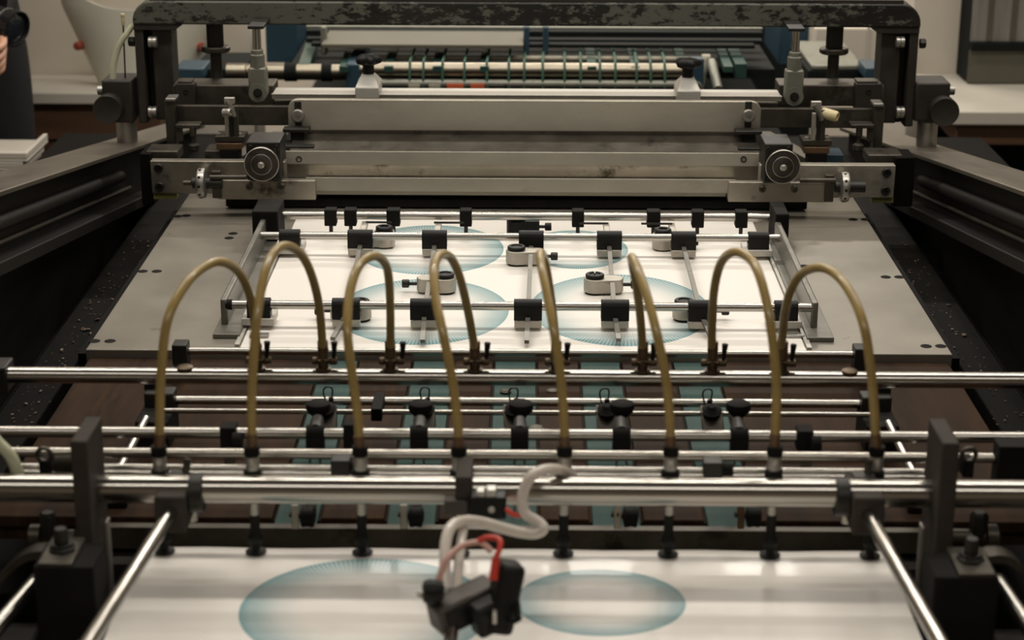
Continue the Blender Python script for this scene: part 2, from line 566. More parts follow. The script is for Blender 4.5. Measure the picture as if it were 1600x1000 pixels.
# ================================================================== FEED BOARD
ZF = 0.89
fy0 = 1.774
fl, fr = P(112, 602, ZF).x, P(1506, 606, ZF).x
fy1 = BY0 - 0.003
fb = thing('feed_board', 'dark brown feed board with teal belts in front of the steel bed', 'feed board', (0, 2.0, 0.86))
MB().box((fl, fy0 + .006, 0.862), (fr, fy1, 0.884)).build('under_board', feed_mat, fb)
belts = [(P(a, 605, ZF).x, P(c, 605, ZF).x) for a, c in ((492, 548), (640, 703), (772, 837), (910, 973), (1061, 1126))]
edges = [fl] + [v for ab in belts for v in ab] + [fr]
for i in range(0, len(edges), 2):
    g0 = 0 if i == 0 else 0.003
    g1 = 0 if i == len(edges) - 2 else 0.003
    MB().box((edges[i] + g0, fy0, 0.878), (edges[i + 1] - g1, fy1, ZF)).build('board_plank', feed_mat, fb, 0.0012)
for x0, x1 in belts:
    b = MB(); b.box((x0, fy0 - .008, 0.884), (x1, fy1, 0.8885)); b.box((x0, fy0 - .012, 0.845), (x1, fy0 - .006, 0.8885))
    b.build('belt', belt_mat, fb, 0.001)
# oval slots and coins on the planks
for px, py in ((790, 612), (863, 611), (838, 668)):
    p = P(px, py, ZF)
    MB().lathe(p, (0, 0, 1), [(0.007, 0), (0.007, .0012), (0.0055, .0016), (0.004, .0008), (0, .0008)], 16).build('screw', grimy_steel, fb)

# cross bar and pulleys in front of the feed board
t = thing('lower_cross_bar', 'dark flat steel bar lying just before the feed board edge', 'bar', (0, 1.75, 0.86))
b = MB(); a, c = Q(160, 840, 1.745), Q(1452, 845, 1.745)
b.box((a.x, 1.742, 0.869), (c.x, 1.754, 0.893)); b.build('bar', grimy_steel, t, 0.001)
b = MB(); b.box((a.x - .02, 1.715, 0.838), (c.x + .02, 1.742, 0.866)); b.build('lower_ledge', dark_steel, t, 0.001)
for k, (px, wx, nth) in enumerate(((461, 481, 'first'), (631, 650, 'second'), (965, 985, 'third'), (1158, 1177, 'fourth'))):
    c = Q(wx, 806, 1.733)
    t = thing('belt_pulley', 'small black belt pulley with a pale strap, %s from the post side' % nth, 'pulley', c, 'belt pulleys under the big rod')
    MB().lathe(c + V(-.006, 0, 0), (1, 0, 0), [(.0035, -.002), (.011, 0), (.0115, .002), (.0105, .006), (.0115, .010), (.011, .012), (.0035, .014)], 24).build('wheel', rubber, t)
    p = Q(px, 806, 1.728)
    MB().box((p.x - .0035, p.y - .001, p.z - .014), (p.x + .0035, p.y + .001, p.z + .012)).build('strap', brass_light if k == 3 else collar_mat, t, .0006)
    MB().cyl((p.x - .006, p.y + .004, p.z), (c.x, p.y + .004, c.z), .003, seg=10).build('axle', grimy_steel, t)

# ================================================================== SHEETS
ZS = 0.914
sl, sr = P(225, 858, ZS).x, P(1386, 866, ZS).x
SY1 = P(800, 860, ZS).y
SY0 = 1.17


def oval_at(x0, x1, y0, y1, z, org):
    """oval print bounded by pixel extremes on the plane z -> (cx, cy, rx, ry) relative to org"""
    yc = (y0 + y1) / 2
    A, B = P((x0 + x1) / 2, y0, z).y, P((x0 + x1) / 2, y1, z).y
    cy = (A + B) / 2
    pm = None
    lo, hi = y0, y1
    for _ in range(30):
        mid = (lo + hi) / 2
        if P((x0 + x1) / 2, mid, z).y > cy:
            lo = mid
        else:
            hi = mid
    l, r = P(x0, lo, z).x, P(x1, lo, z).x
    return ((l + r) / 2 - org[0], cy - org[1], (r - l) / 2, abs(A - B) / 2)


# feed pile below the front sheet
t = thing('feed_table', 'dark pile table carrying the front stack of paper', 'table', (0, 1.4, 0.0))
MB().box((sl - .03, 1.12, 0.50), (sr + .03, 1.66, 0.55)).build('table_top', dark_steel, t, .003)
for x in (sl + .04, sr - .04):
    for y in (1.18, 1.60):
        MB().box((x - .025, y - .025, 0), (x + .025, y + .025, .50)).build('leg', dark_steel, t)
pile = MB().box((sl, SY0, 0.55), (sr, SY1 - .004, ZS - .0045)).build('paper_pile', counter_mat)
tag(pile, 'squared block of blank paper under the front printed sheet', 'paper')

org = Vector(((sl + sr) / 2, (SY0 + SY1) / 2, ZS))
b = MB()
NX, NY = 24, 60
g = []
for top in (0, 1):
    rows = []
    for j in range(NY + 1):
        y = SY0 + (SY1 - SY0) * j / NY
        d = max(0.0, y - (SY1 - 0.022))
        row = []
        for i in range(NX + 1):
            x = sl + (sr - sl) * i / NX
            ripple = 0.0006 * math.sin(x * 41 + 1.0) * (d / 0.022)
            z = ZS + 0.5 * 4.0 * d * d + ripple - (0 if top else 0.0005)
            row.append(b.bm.verts.new((x, y, z)))
        rows.append(row)
    g.append(rows)
for k in (0, 1):
    for j in range(NY):
        for i in range(NX):
            q = (g[k][j][i], g[k][j][i + 1], g[k][j + 1][i + 1], g[k][j + 1][i])
            b.bm.faces.new(q if k else q[::-1])
front_sheet = b.build('printed_sheet', MATS['cream_block'])
fo = world_loc(front_sheet)
front_sheet.data.materials[0] = paper_material('printed_paper_front', [
    oval_at(374, 768, 873, 1040, ZS, fo), oval_at(805, 1071, 890, 994, ZS, fo)])
tag(front_sheet, 'cream paper sheet with two teal ovals on the front pile under the suction cups', 'sheet', 'printed sheets')

s2l, s2r = P(375, 545, ZB).x, P(1258, 545, ZB).x
S2Y0, S2Y1 = BY0 + .004, P(800, 345, ZB).y
b = MB().box((s2l, S2Y0, ZB + .0003), (s2r, S2Y1, ZB + .0009))
bed_sheet = b.build('printed_sheet', MATS['cream_block'])
fo = world_loc(bed_sheet)
bed_sheet.data.materials[0] = paper_material('printed_paper_bed', [
    oval_at(558, 787, 353, 430, ZB, fo), oval_at(818, 981, 361, 421, ZB, fo),
    oval_at(524, 795, 437, 540, ZB, fo), oval_at(829, 1110, 430, 542, ZB, fo)])
tag(bed_sheet, 'cream paper sheet with four teal ovals lying on the steel bed', 'sheet', 'printed sheets')

# ================================================================== REGISTER FRAME ON THE BED
ZR = 0.931
YR2, YR1, YR0 = 2.345, 2.67, 2.775
rf = thing('sheet_register', 'aluminium register frame with three chrome rods standing over the printed sheet', 'frame', (0, 2.5, ZB))
for px, py, s in ((346, 488, 1), (1277, 492, -1)):
    x = Q(px, py, YR2).x
    x0, x1 = (x, x + .0085) if s > 0 else (x - .0085, x)
    b = MB().box((x0, YR2 - .006, ZB + .001), (x1, 2.73, ZB + .040))
    b.build('side_bar', grey_bar, rf, .002)
    b = MB().box((x0 - (.012 if s > 0 else -.0), 2.725, ZB + .001), (x1 + (.018 if s > 0 else .012), 2.80, ZB + .052))
    b.build('end_block', black_matte, rf, .002)
rods = [('front_rod', 352, 1276, YR2, .0057), ('middle_rod', 408, 1222, YR1, .0057), ('rear_rod', 428, 1202, YR0, .0062)]
for nm, a, c, y, r in rods:
    za = ZR if y != YR0 else ZR + .002
    MB().cyl((Q(a, 480, y).x if y == YR2 else Q(a, 370 if y == YR1 else 338, y).x, y, za),
             (Q(c, 480, y).x if y == YR2 else Q(c, 370 if y == YR1 else 338, y).x, y, za), r, seg=24).build(nm, chrome, rf)
for px in (412, 1262):
    p = Q(px if px < 800 else 1262, 478, YR2)
# black end collars beside the side bars
MB().cyl((Q(353, 474, YR2).x, YR2, ZR), (Q(363, 474, YR2).x, YR2, ZR), .0068).build('end_collar', black_matte, rf)


def rod_clamp(parent, px, Y, w=.036, py=None, m=None, low=True, foot=None):
    """black split clamp wrapped round a register rod"""
    py = 478 if Y == YR2 else (371 if Y == YR1 else 338)
    x = Q(px, py, Y).x
    z = ZR if Y != YR0 else ZR + .002
    b = MB()
    b.cyl((x - w / 2, Y, z), (x + w / 2, Y, z), .0095, seg=24)
    b.box((x - w / 2, Y - .0095, z - .017), (x + w / 2, Y + .0085, z - .001))
    b.build('clamp', black_plastic, parent, .0008)
    return x, z


# clamps that only carry the little feet at both ends of the rods
for px, Y in ((405, YR2), (1228, YR2), (453, YR1), (1185, YR1)):
    x, z = rod_clamp(rf, px, Y, .030)
    f = MB().box((x - .022, Y - .012, ZB + .0065), (x + .020, Y + .030, z - .015)).build('clamp_foot', white_alu, rf, .001)
# rear black clamps with small pins
for px, w in ((517, .018), (548, .018), (615, .020), (728, .018), (903, .018), (1021, .020), (1090, .018), (1158, .018)):
    x = Q(px, 338, YR0).x
    b = MB().box((x - w / 2, YR0 - .011, ZR - .012), (x + w / 2, YR0 + .010, ZR + .013))
    b.build('rear_clamp', black_matte, rf, .0015)
    MB().cyl((x, YR0 - .002, ZB + .003), (x, YR0 - .002, ZR - .011), .003, seg=10).build('pin', dark_steel, rf)
for x0p, x1p in ((572, 612), (678, 725), (905, 950), (1002, 1050)):
    MB().cyl((Q(x0p, 345, YR0 - .012).x, YR0 - .012, ZR - .005), (Q(x1p, 345, YR0 - .012).x, YR0 - .012, ZR - .005), .0018, seg=8).build('thin_pin', dark_steel, rf)
# guide strips lying on the bed along the sheet
for a, c in ((s2l - .040, s2l - .006), (s2r + .006, s2r + .040)):
    MB().box((a, 2.30, ZB + .0003), (c, 2.76, ZB + .006)).build('guide_strip', grey_bar, rf, .0008)
    MB().box((c - .002 if a < 0 else a - .004, 2.27, ZB + .0003), (c + .004 if a < 0 else a + .002, 2.76, ZB + .003)).build('guide_edge', white_alu, rf)
# small bolted tabs in front of the strips
for px in (405, 1242):
    p = P(px, 528, ZB)
    MB().box((p.x - .012, p.y - .004, ZB + .001), (p.x + .012, p.y + .008, ZB + .005)).build('guide_tab', alu, rf, .001)

ordinal = ['first', 'second', 'third', 'fourth', 'fifth']
arms = [  # clamp x on middle rod, on front rod, tip (px,py), head: (px, py, thumb side, row py)
    (563, 541, (521, 519), (548, 482, -1), 'with its pad half hidden behind the outer amber hoses'),
    (679, 663, (661, 523), (682, 440, -1), 'with its grey pad above the near teal oval'),
    (830, 825, (823, 524), (820, 397, 1), 'with its grey pad set back between the far teal ovals'),
    (952, 961, (966, 521), (943, 441, 1), 'with its slotted grey pad inside the widest teal oval'),
    (1068, 1097, (1108, 512), (1083, 482, 1), 'with its pad under the front rod by the widest oval'),
]
for k, (xa, xb, tip, (hx, hy, side), lab) in enumerate(arms):
    tp = P(tip[0], tip[1], ZB + .013)
    A = V(Q(xa, 371, YR1).x, YR1, ZB + .016)
    F = V(Q(xb, 478, YR2).x, YR2, ZB + .016)
    t = thing('register_stop', 'steel register arm %s' % lab, 'register arm', (F.x, (A.y + F.y) / 2, ZB + .004), 'register arms across the sheet')
    # flat arm bar through both clamps, its tip dipping past the front rod
    b = MB()
    w = .0030
    pts = [V(A.x, YR1 + .045, A.z), A, F, V(tp.x, tp.y - .012, ZB + .006)]
    up = [V(0, 0, .0035)] * 4
    for p0, p1 in zip(pts, pts[1:]):
        d = (p1 - p0).normalized()
        n = V(d.y, -d.x, 0).normalized() * w
        b.prism([p0 - n, p0 + n, p1 + n, p1 - n], (0, 0, .0045))
    b.build('arm_bar', grey_bar, t)
    for px, Y in ((xa, YR1), (xb, YR2)):
        x, z = rod_clamp(t, px, Y)
        MB().box((x - .0175, Y - .0105, z - .0265), (x + .0175, Y + .0085, z - .0165)).build('clamp_block', cast_alu, t, .001)
    # pad body with its black disc knob and side thumb screw
    h = P(hx, hy, ZB + .016)
    sd = side
    cxk = h.x - sd * .012
    b = MB()
    seg = 20
    out = []
    for i in range(seg + 1):
        a = PI / 2 + PI * i / seg
        out.append((-.012 + math.cos(a) * .015, math.sin(a) * .015))
    for i in range(9):
        a = -PI / 2 + PI * i / 8
        out.append((.017 + math.cos(a) * .010, math.sin(a) * .012))
    b.prism([(h.x + sd * u, h.y + v, ZB + .0035) for u, v in out], (0, 0, .019))
    hd = b.build('pad_body', cast_alu, t, .0012)
    kb = MB().lathe((cxk, h.y, ZB + .0225), (0, 0, 1), [(.0105, 0), (.0128, .001), (.0128, .0045), (.0118, .0056), (.008, .0056), (.0075, .0042), (0, .0042)], 24)
    kb = kb.build('disc_knob', black_plastic, hd)
    if k == 3:
        MB().box((cxk - .001, h.y + .001, ZB + .0265), (cxk + .001, h.y + .010, ZB + .0290)).build('slot', cast_alu, hd)
    MB().lathe((cxk, h.y, ZB + .0008), (0, 0, 1), [(.013, 0), (.013, .003)], 24).build('rubber_pad', rubber, hd)
    x0 = h.x + sd * .026
    MB().cyl((x0, h.y, ZB + .013), (x0 + sd * .013, h.y, ZB + .013), .0025, seg=10).build('screw_shaft', dark_steel, hd)
    MB().lathe((x0 + sd * .011, h.y, ZB + .013), (sd, 0, 0), [(.004, 0), (.0058, .001), (.0058, .009), (.005, .010), (0, .010)], 12).build('thumb_screw', dark_steel, hd)

# separate pads behind the middle rod
for hx, hy, side, m, lab in ((590, 372, -1, cast_alu, 'grey pad block with black disc knob behind the middle rod, near the far oval'),
                             (1046, 376, 1, cast_alu, 'grey pad block with black disc knob behind the middle rod, beside blank paper'),
                             (818, 353, 1, black_plastic, 'black pad block with tall knob hanging on the rear register rod')):
    h = P(hx, hy, ZB + .014)
    t = thing('register_pad', lab, 'register pad', (h.x, h.y, ZB + .001), 'register pads behind the middle rod')
    b = MB()
    b.lathe((h.x - side * .010, h.y, ZB + .003), (0, 0, 1), [(.0155, 0), (.0155, .021)], 24)
    b.box((h.x - .012, h.y - .012, ZB + .003), (h.x + .024, h.y + .012, ZB + .024))
    hd = b.build('pad_body', m, t, .001)
    MB().lathe((h.x - side * .010, h.y, ZB + .024), (0, 0, 1), [(.010, 0), (.0125, .001), (.0125, .007), (.011, .0085), (.007, .0085), (.006, .006), (0, .006)], 24).build('disc_knob', black_plastic, t)
    x0 = h.x + side * .020
    MB().cyl((x0, h.y, ZB + .013), (x0 + side * .016, h.y, ZB + .013), .0025, seg=10).build('screw_shaft', dark_steel, t)
    MB().lathe((x0 + side * .012, h.y, ZB + .013), (side, 0, 0), [(.004, 0), (.006, .001), (.006, .010), (0, .010)], 12).build('thumb_screw', black_plastic, t)
# short link bars between middle and rear rod
for px, lab in ((566, 'first'), (683, 'second'), (949, 'third'), (1053, 'fourth')):
    x = Q(px, 355, 2.72).x
    o = MB().box((x - .0045, YR1 + .012, ZR - .012), (x + .0045, YR0 - .002, ZR - .006)).build('link_bar', cast_alu, rf, .0008)

# ================================================================== CROSS RODS OVER THE FEED BOARD


def cross_rod(name, label, x0, x1, py, Y, r, m=None, group='chrome cross rods over the feed board', collars=()):
    c = Q(800, py, Y)
    a, e = Q(x0, py, Y).x, Q(x1, py, Y).x
    t = thing(name, label, 'rod', ((a + e) / 2, Y, c.z - r), group)
    MB().lathe((a, Y, c.z), (1, 0, 0), [(r * .8, 0), (r, r * .25), (r, e - a - r * .25), (r * .8, e - a)], 32).build('rod', m or chrome, t)
    return t, c.z, a, e


YA, YB, YC1, YC2, YD2, YD1, YT, YE = 2.19, 1.895, 2.005, 1.965, 1.785, 1.725, 1.668, 1.60
tA, zA, a, e = cross_rod('thin_rod', 'thin chrome rod between two black blocks at the front edge of the steel bed', 285, 1342, 551, YA, .0045)
for px in (283, 1345):
    x = Q(px, 551, YA).x
    MB().box((x - .009, YA - .012, ZF + .002), (x + .009, YA + .012, zA + .011)).build('end_block', dark_steel, tA, .0015)
    s = 1 if px < 800 else -1
    MB().cyl((x - s * .004, YA - .012, zA - .016), (x - s * .010, YA - .06, zA - .016), .004, seg=12).build('link_rod', chrome, tA)
tB, zB, a, e = cross_rod('air_pipe', 'thick polished pipe spanning the whole press that the amber hoses plug into', 8, 1660, 590, YB, .0086)
MB().cyl((a - .10, YB, zB), (a + .003, YB, zB), .0060).build('pipe_stub', dark_steel, tB)
x = Q(12, 560, YB).x
MB().box((x - .07, YB - .012, zB - .018), (x + .000, YB + .022, zB + .012)).build("end_block", dark_steel, tB, .002)
for px in (289, 1328):
    p = Q(px, 573, YB)
    MB().lathe((p.x, YB, zB + .0065), (0, 0, 1), [(.0085, 0), (.0085, .0035), (.007, .0045), (0, .0045)], 20).build('plug', brass, tB)

tC, zC1, a, e = cross_rod('twin_guide_rods', 'pair of slim chrome rods held by a black block at each end', 262, 1352, 628, YC1, .0049)
cC2 = Q(800, 645, YC2)
MB().cyl((a, YC2, cC2.z), (e, YC2, cC2.z), .0030, seg=20).build('lower_rod', chrome, tC)
for px, s in ((240, 1), (1377, -1)):
    x = Q(px, 640, YC2).x
    MB().box((x - .018, YC2 - .018, ZF + .002), (x + .018, YC1 + .010, zC1 - .004)).build('end_block', black_matte, tC, .002)
    MB().box((x - .016, YC1 - .012, zC1 - .006), (x + .017, YC1 + .012, zC1 + .012)).build('block_cap', dark_steel, tC, .002)
    MB().box((x - s * .010 - .008, YC1 + .002, zC1 + .010), (x - s * .010 + .008, YC1 + .012, zC1 + .018)).build('cap_tab', black_matte, tC, .001)
    A = V(x - s * .006, YC2 - .016, cC2.z - .004)
    MB().cyl(A, V(A.x - s * .003, 1.72, A.z - .004), .0050).build('carrier_rod', chrome, tC)
    p = V(x - s * .010, 1.80, .905)
    MB().box((p.x - .010, 1.795, ZF), (p.x + .012, 1.825, ZF + .008)).build('carrier_foot', dark_steel, tC, .001)
# small clamp bridging the twin rods
p = Q(588, 635, YC2 - .006)
MB().box((p.x - .006, YC2 - .008, cC2.z - .008), (p.x + .006, YC1 + .006, zC1 + .009)).build('twin_clamp', black_matte, tC, .001)

tD2, zD2, a, e = cross_rod('long_rod', 'long polished rod carrying the black hold-down clamps', -40, 1640, 679, YD2, .0057)
tD1, zD1, a, e = cross_rod('long_rod', 'long rust-speckled rod lying just nearer than the clamp rod', -40, 1556, 711, YD1, .0050, chrome_stained)
cT1, cT2 = Q(800, 733, YT), Q(800, 742.5, YT - .006)
tT, zT1, a, e = cross_rod('twin_thin_rods', 'two thin rods close together behind the thickest rod, holding the hose sockets', 30, 1445, 734, YT, .0034)
MB().cyl((a, YT - .006, cT2.z), (e, YT - .006, cT2.z), .0022, seg=16).build('lower_rod', chrome, tT)
tE, zE, a, e = cross_rod('main_rod', 'thickest polished rod in front of all others, carried by two dark posts', -60, 1660, 767, YE, .0128)

c9 = Q(1575, 712, YD1)
MB().box((c9.x - .012, YD1 - .012, c9.z - .03), (c9.x + .03, YD1 + .012, c9.z + .014)).build('rod_holder', black_matte, tD1, .001)
# black hold-down clamps at the post sides of the long rod
for px, tabx in ((360, 364), (1258, 1256)):
    x = Q(px, 682, YD2).x
    b = MB()
    b.box((x - .009, YD2 - .010, zD2 - .013), (x + .007, YD2 + .010, zD2 + .009))
    b.cyl((x + .004, YD2 - .013, zD2 - .003), (x + .014, YD2 - .013, zD2 - .003), .0085)
    b.build('rod_clamp', black_matte, tD2, .001)
    MB().box((x - .005, YD2 - .013, zD2 - .034), (x + .006, YD2 - .0108, zD2 - .011)).build('clamp_tab', grimy_steel, tD2, .0006)
for px in (500, 547):
    pass
x = Q(547, 682, YD2).x
MB().box((x - .006, YD2 - .010, zD2 - .018), (x + .006, YD2 + .010, zD2 + .013)).build('rod_clamp', black_matte, tD2, .001)
for px, dy in ((30, 0), (1118, 0)):
    pass
# plate brackets with wire loops riding on the twin rods
loops = [(508, 'amber hose that stands third'), (662, 'hose standing fourth'), (803, 'middle hose'), (948, 'pale belt beyond the fifth hose'), (1112, 'sixth hose')]
names5 = ['first', 'second', 'third', 'fourth', 'fifth']
for k, (px, _) in enumerate(loops):
    c = Q(px, 648, YC2 - .010)
    t = thing('loop_bracket', '%s of five small dark brackets with a wire loop on the twin guide rods' % names5[k], 'bracket', (c.x, YC2, ZF), 'wire loop brackets')
    x = c.x
    b = MB()
    b.prism([(x - .010, YC2 - .030, cC2.z - .020), (x + .014, YC2 - .030, cC2.z - .020), (x + .012, YC2 - .008, cC2.z + .004), (x - .012, YC2 - .008, cC2.z + .006)], (0, .012, .003))
    b.build('bracket_plate', grimy_steel, t, .001)
    b = MB().lathe((x, YC2 - .004, cC2.z + .004), (0, -.3, 1), [(.011, 0), (.012, .002), (.006, .005), (.0035, .008), (0, .008)], 18)
    b.build('dish', black_matte, t)
    lp = [(x - .002, YC1 - .006, zC1 - .002), (x - .006, YC1 - .006, zC1 + .010), (x - .005, YC1 - .006, zC1 + .017), (x, YC1 - .006, zC1 + .019),
          (x + .004, YC1 - .006, zC1 + .016), (x + .003, YC1 - .006, zC1 + .004), (x + .002, YC1 - .006, zC1 - .003)]
    MB().tube(smooth_path(lp, 4), .0010, 6).build('wire_loop', dark_steel, t)
    MB().cyl((x + .002, YC1 - .006, zC1 - .012), (x + .002, YC1 - .006, zC1 + .006), .0028, seg=10).build('loop_post', black_matte, t)

# tapered hold-down fingers from the twin rods to the long rod
for k, (px, cx) in enumerate(((497, 493), (657, 655), (814, 812), (972, 971), (1154, 1155))):
    tp = Q(px, 634, 1.93)
    cl = Q(cx, 680, YD2)
    t = thing('sheet_hold_down', '%s of five black knobbed hold-down fingers clamped to the long rod' % names5[k], 'hold-down finger', (cl.x, YD2, ZF), 'black hold-down fingers')
    x, z = tp.x, tp.z
    MB().lathe((x, 1.93, z - .018), (0, 0, 1), [(.0045, 0), (.006, .006), (.012, .012), (.0135, .016), (.0125, .021), (.009, .023), (0, .023)], 20).build('knob', black_matte, t)
    b = MB()
    b.tube([(x, 1.93, z - .014), (x + .2 * (cl.x - x), 1.90, z - .016), (cl.x, YD2 + .02, zD2 + .006), (cl.x, YD2, zD2 + .003)], [.0055, .0055, .0065, .0075], 10)
    b.build('finger_arm', dark_steel, t)
    b = MB()
    b.cyl((cl.x - .009, YD2, zD2), (cl.x + .009, YD2, zD2), .0088, seg=20)
    b.box((cl.x - .009, YD2 - .010, zD2 - .022), (cl.x + .009, YD2 + .004, zD2 - .002))
    b.build('rod_clamp', black_matte, t, .0008)
    for s in (-1, 1):
        q = [(cl.x + s * .004, YD2 - .004, zD2 - .020), (cl.x + s * .0055, YD2 - .02, zD2 - .030), (cl.x + s * .004, YD2 - .045, zD2 - .045), (cl.x + s * .005, YD2 - .06, zD2 - .062)]
        MB().tube(smooth_path(q, 3), .0010, 6).build('spring_wire', brass, t)

# little black brackets on the twin thin rods
for px, nth in ((30, 'outermost'), (1118, 'inner')):
    c = Q(px if px > 100 else 668 - 130, 728, YT)
    t = thing('rod_bracket', 'small black bracket on the twin thin rods, %s one' % ('beside the third hose socket' if px == 30 else 'before the seventh hose socket'), 'bracket', (c.x, YT, cT2.z - .01), 'brackets on the twin thin rods')
    b = MB().box((c.x - .012, YT - .010, cT2.z - .006), (c.x + .006, YT + .008, zT1 + .012)); b.build('bracket_body', dark_steel, t, .001)
    MB().cyl((c.x + .006, YT - .002, zT1 + .002), (c.x + .016, YT - .002, zT1 + .002), .007).build('bracket_screw', black_matte, t)
# spring barrels with an eye beside the posts
for px, s, side in ((72, 1, 'near the pale hose end'), (1511, -1, 'beside the other post')):
    c = Q(px, 716, 1.665)
    t = thing('spring_barrel', 'dark coil spring barrel with a ring eye %s' % side, 'spring', (c.x, 1.665, c.z - .01), 'spring barrels by the posts')
    b = MB()
    for i in range(14):
        b.lathe((c.x + s * (.008 + i * .0019), 1.665, c.z - .006), (s, 0, 0), [(.0078, 0), (.0088, .0008), (.0078, .0016)], 16)
    b.build('coil', grimy_steel, t)
    ring = [(c.x + .0065 * math.cos(a), 1.665 - .006, c.z + .006 + .0065 * math.sin(a)) for a in (2 * PI * i / 16 for i in range(17))]
    MB().tube(ring, .0022, 8).build('ring_eye', grimy_steel, t)
    MB().box((c.x - .005, 1.655, c.z - .016), (c.x + .005, 1.675, c.z + .001)).build('eye_shank', black_matte, t, .001)

# ================================================================== SUCTION HOSES, FEET, VALVES
YS = 1.640
hoses = [
    # foot px, [(px,py,Y) ...], valve px, lever px
    (249, [(249, 700, 1.640), (250, 640, 1.643), (252, 580, 1.648), (262, 500, 1.66), (290, 445, 1.69), (318, 418, 1.72), (345, 409, 1.75), (372, 424, 1.79), (390, 460, 1.82), (398, 505, 1.86), (401, 545, 1.89)], 402, 416, 'outermost amber suction hose on the photographer side, a wide arch'),
    (394, [(394, 700, 1.640), (393, 640, 1.643), (395, 580, 1.648), (401, 500, 1.66), (413, 430, 1.69), (428, 395, 1.72), (447, 384, 1.75), (470, 397, 1.79), (487, 430, 1.82), (499, 480, 1.86), (504, 540, 1.89)], 505, 521, 'tall amber suction hose, second from the photographer side'),
    (563, [(562, 700, 1.640), (559, 650, 1.643), (551, 590, 1.648), (543, 520, 1.66), (546, 460, 1.69), (561, 415, 1.72), (584, 400, 1.75), (602, 412, 1.79), (608, 440, 1.82), (610, 490, 1.86), (610, 540, 1.89)], 610, 628, 'amber suction hose leaning outward at its foot, third from the photographer side'),
    (717, [(717, 700, 1.640), (714, 650, 1.643), (706, 590, 1.648), (692, 520, 1.66), (680, 460, 1.69), (679, 415, 1.72), (689, 398, 1.75), (705, 404, 1.79), (719, 435, 1.82), (732, 490, 1.86), (741, 541, 1.89)], 742, 760, 'amber suction hose with a narrow pinched arch just before the sensor clamp'),
    (882, [(882, 700, 1.640), (881, 650, 1.643), (876, 590, 1.648), (866, 520, 1.66), (855, 460, 1.69), (846, 415, 1.72), (844, 396, 1.75), (850, 404, 1.79), (857, 440, 1.82), (864, 490, 1.86), (869, 541, 1.89)], 869, 885, 'amber suction hose seen edge on, its two legs overlapping as one'),
    (1048, [(1048, 700, 1.640), (1046, 650, 1.643), (1040, 590, 1.648), (1026, 520, 1.66), (1010, 460, 1.69), (995, 418, 1.72), (987, 402, 1.75), (988, 412, 1.79), (994, 445, 1.82), (1000, 490, 1.86), (1004, 541, 1.89)], 1004, 1020, 'amber suction hose with a sharp narrow peak beside the widest oval'),
    (1210, [(1210, 700, 1.640), (1213, 640, 1.643), (1212, 580, 1.648), (1203, 500, 1.66), (1188, 435, 1.69), (1170, 402, 1.72), (1146, 394, 1.75), (1127, 410, 1.79), (1117, 445, 1.82), (1113, 490, 1.86), (1112, 541, 1.89)], 1113, 1131, 'tall amber suction hose arching inward, second last along the pipe'),
    (1369, [(1369, 700, 1.640), (1366, 640, 1.643), (1361, 580, 1.648), (1350, 510, 1.66), (1330, 460, 1.69), (1305, 428, 1.72), (1278, 418, 1.75), (1250, 430, 1.79), (1233, 460, 1.82), (1225, 500, 1.86), (1221, 541, 1.89)], 1222, 1238, 'last amber suction hose, a wide arch over the bare steel bed'),
]
place = ['outermost on the photographer side', 'second from the photographer side', 'third from the photographer side', 'hidden behind the sensor clamp',
         'beside the clear looped hose', 'sixth along the sheet edge', 'seventh along the sheet edge', 'last along the sheet edge']
cupx = [254, 391, 563, 722, 882, 1047, 1198, 1362]
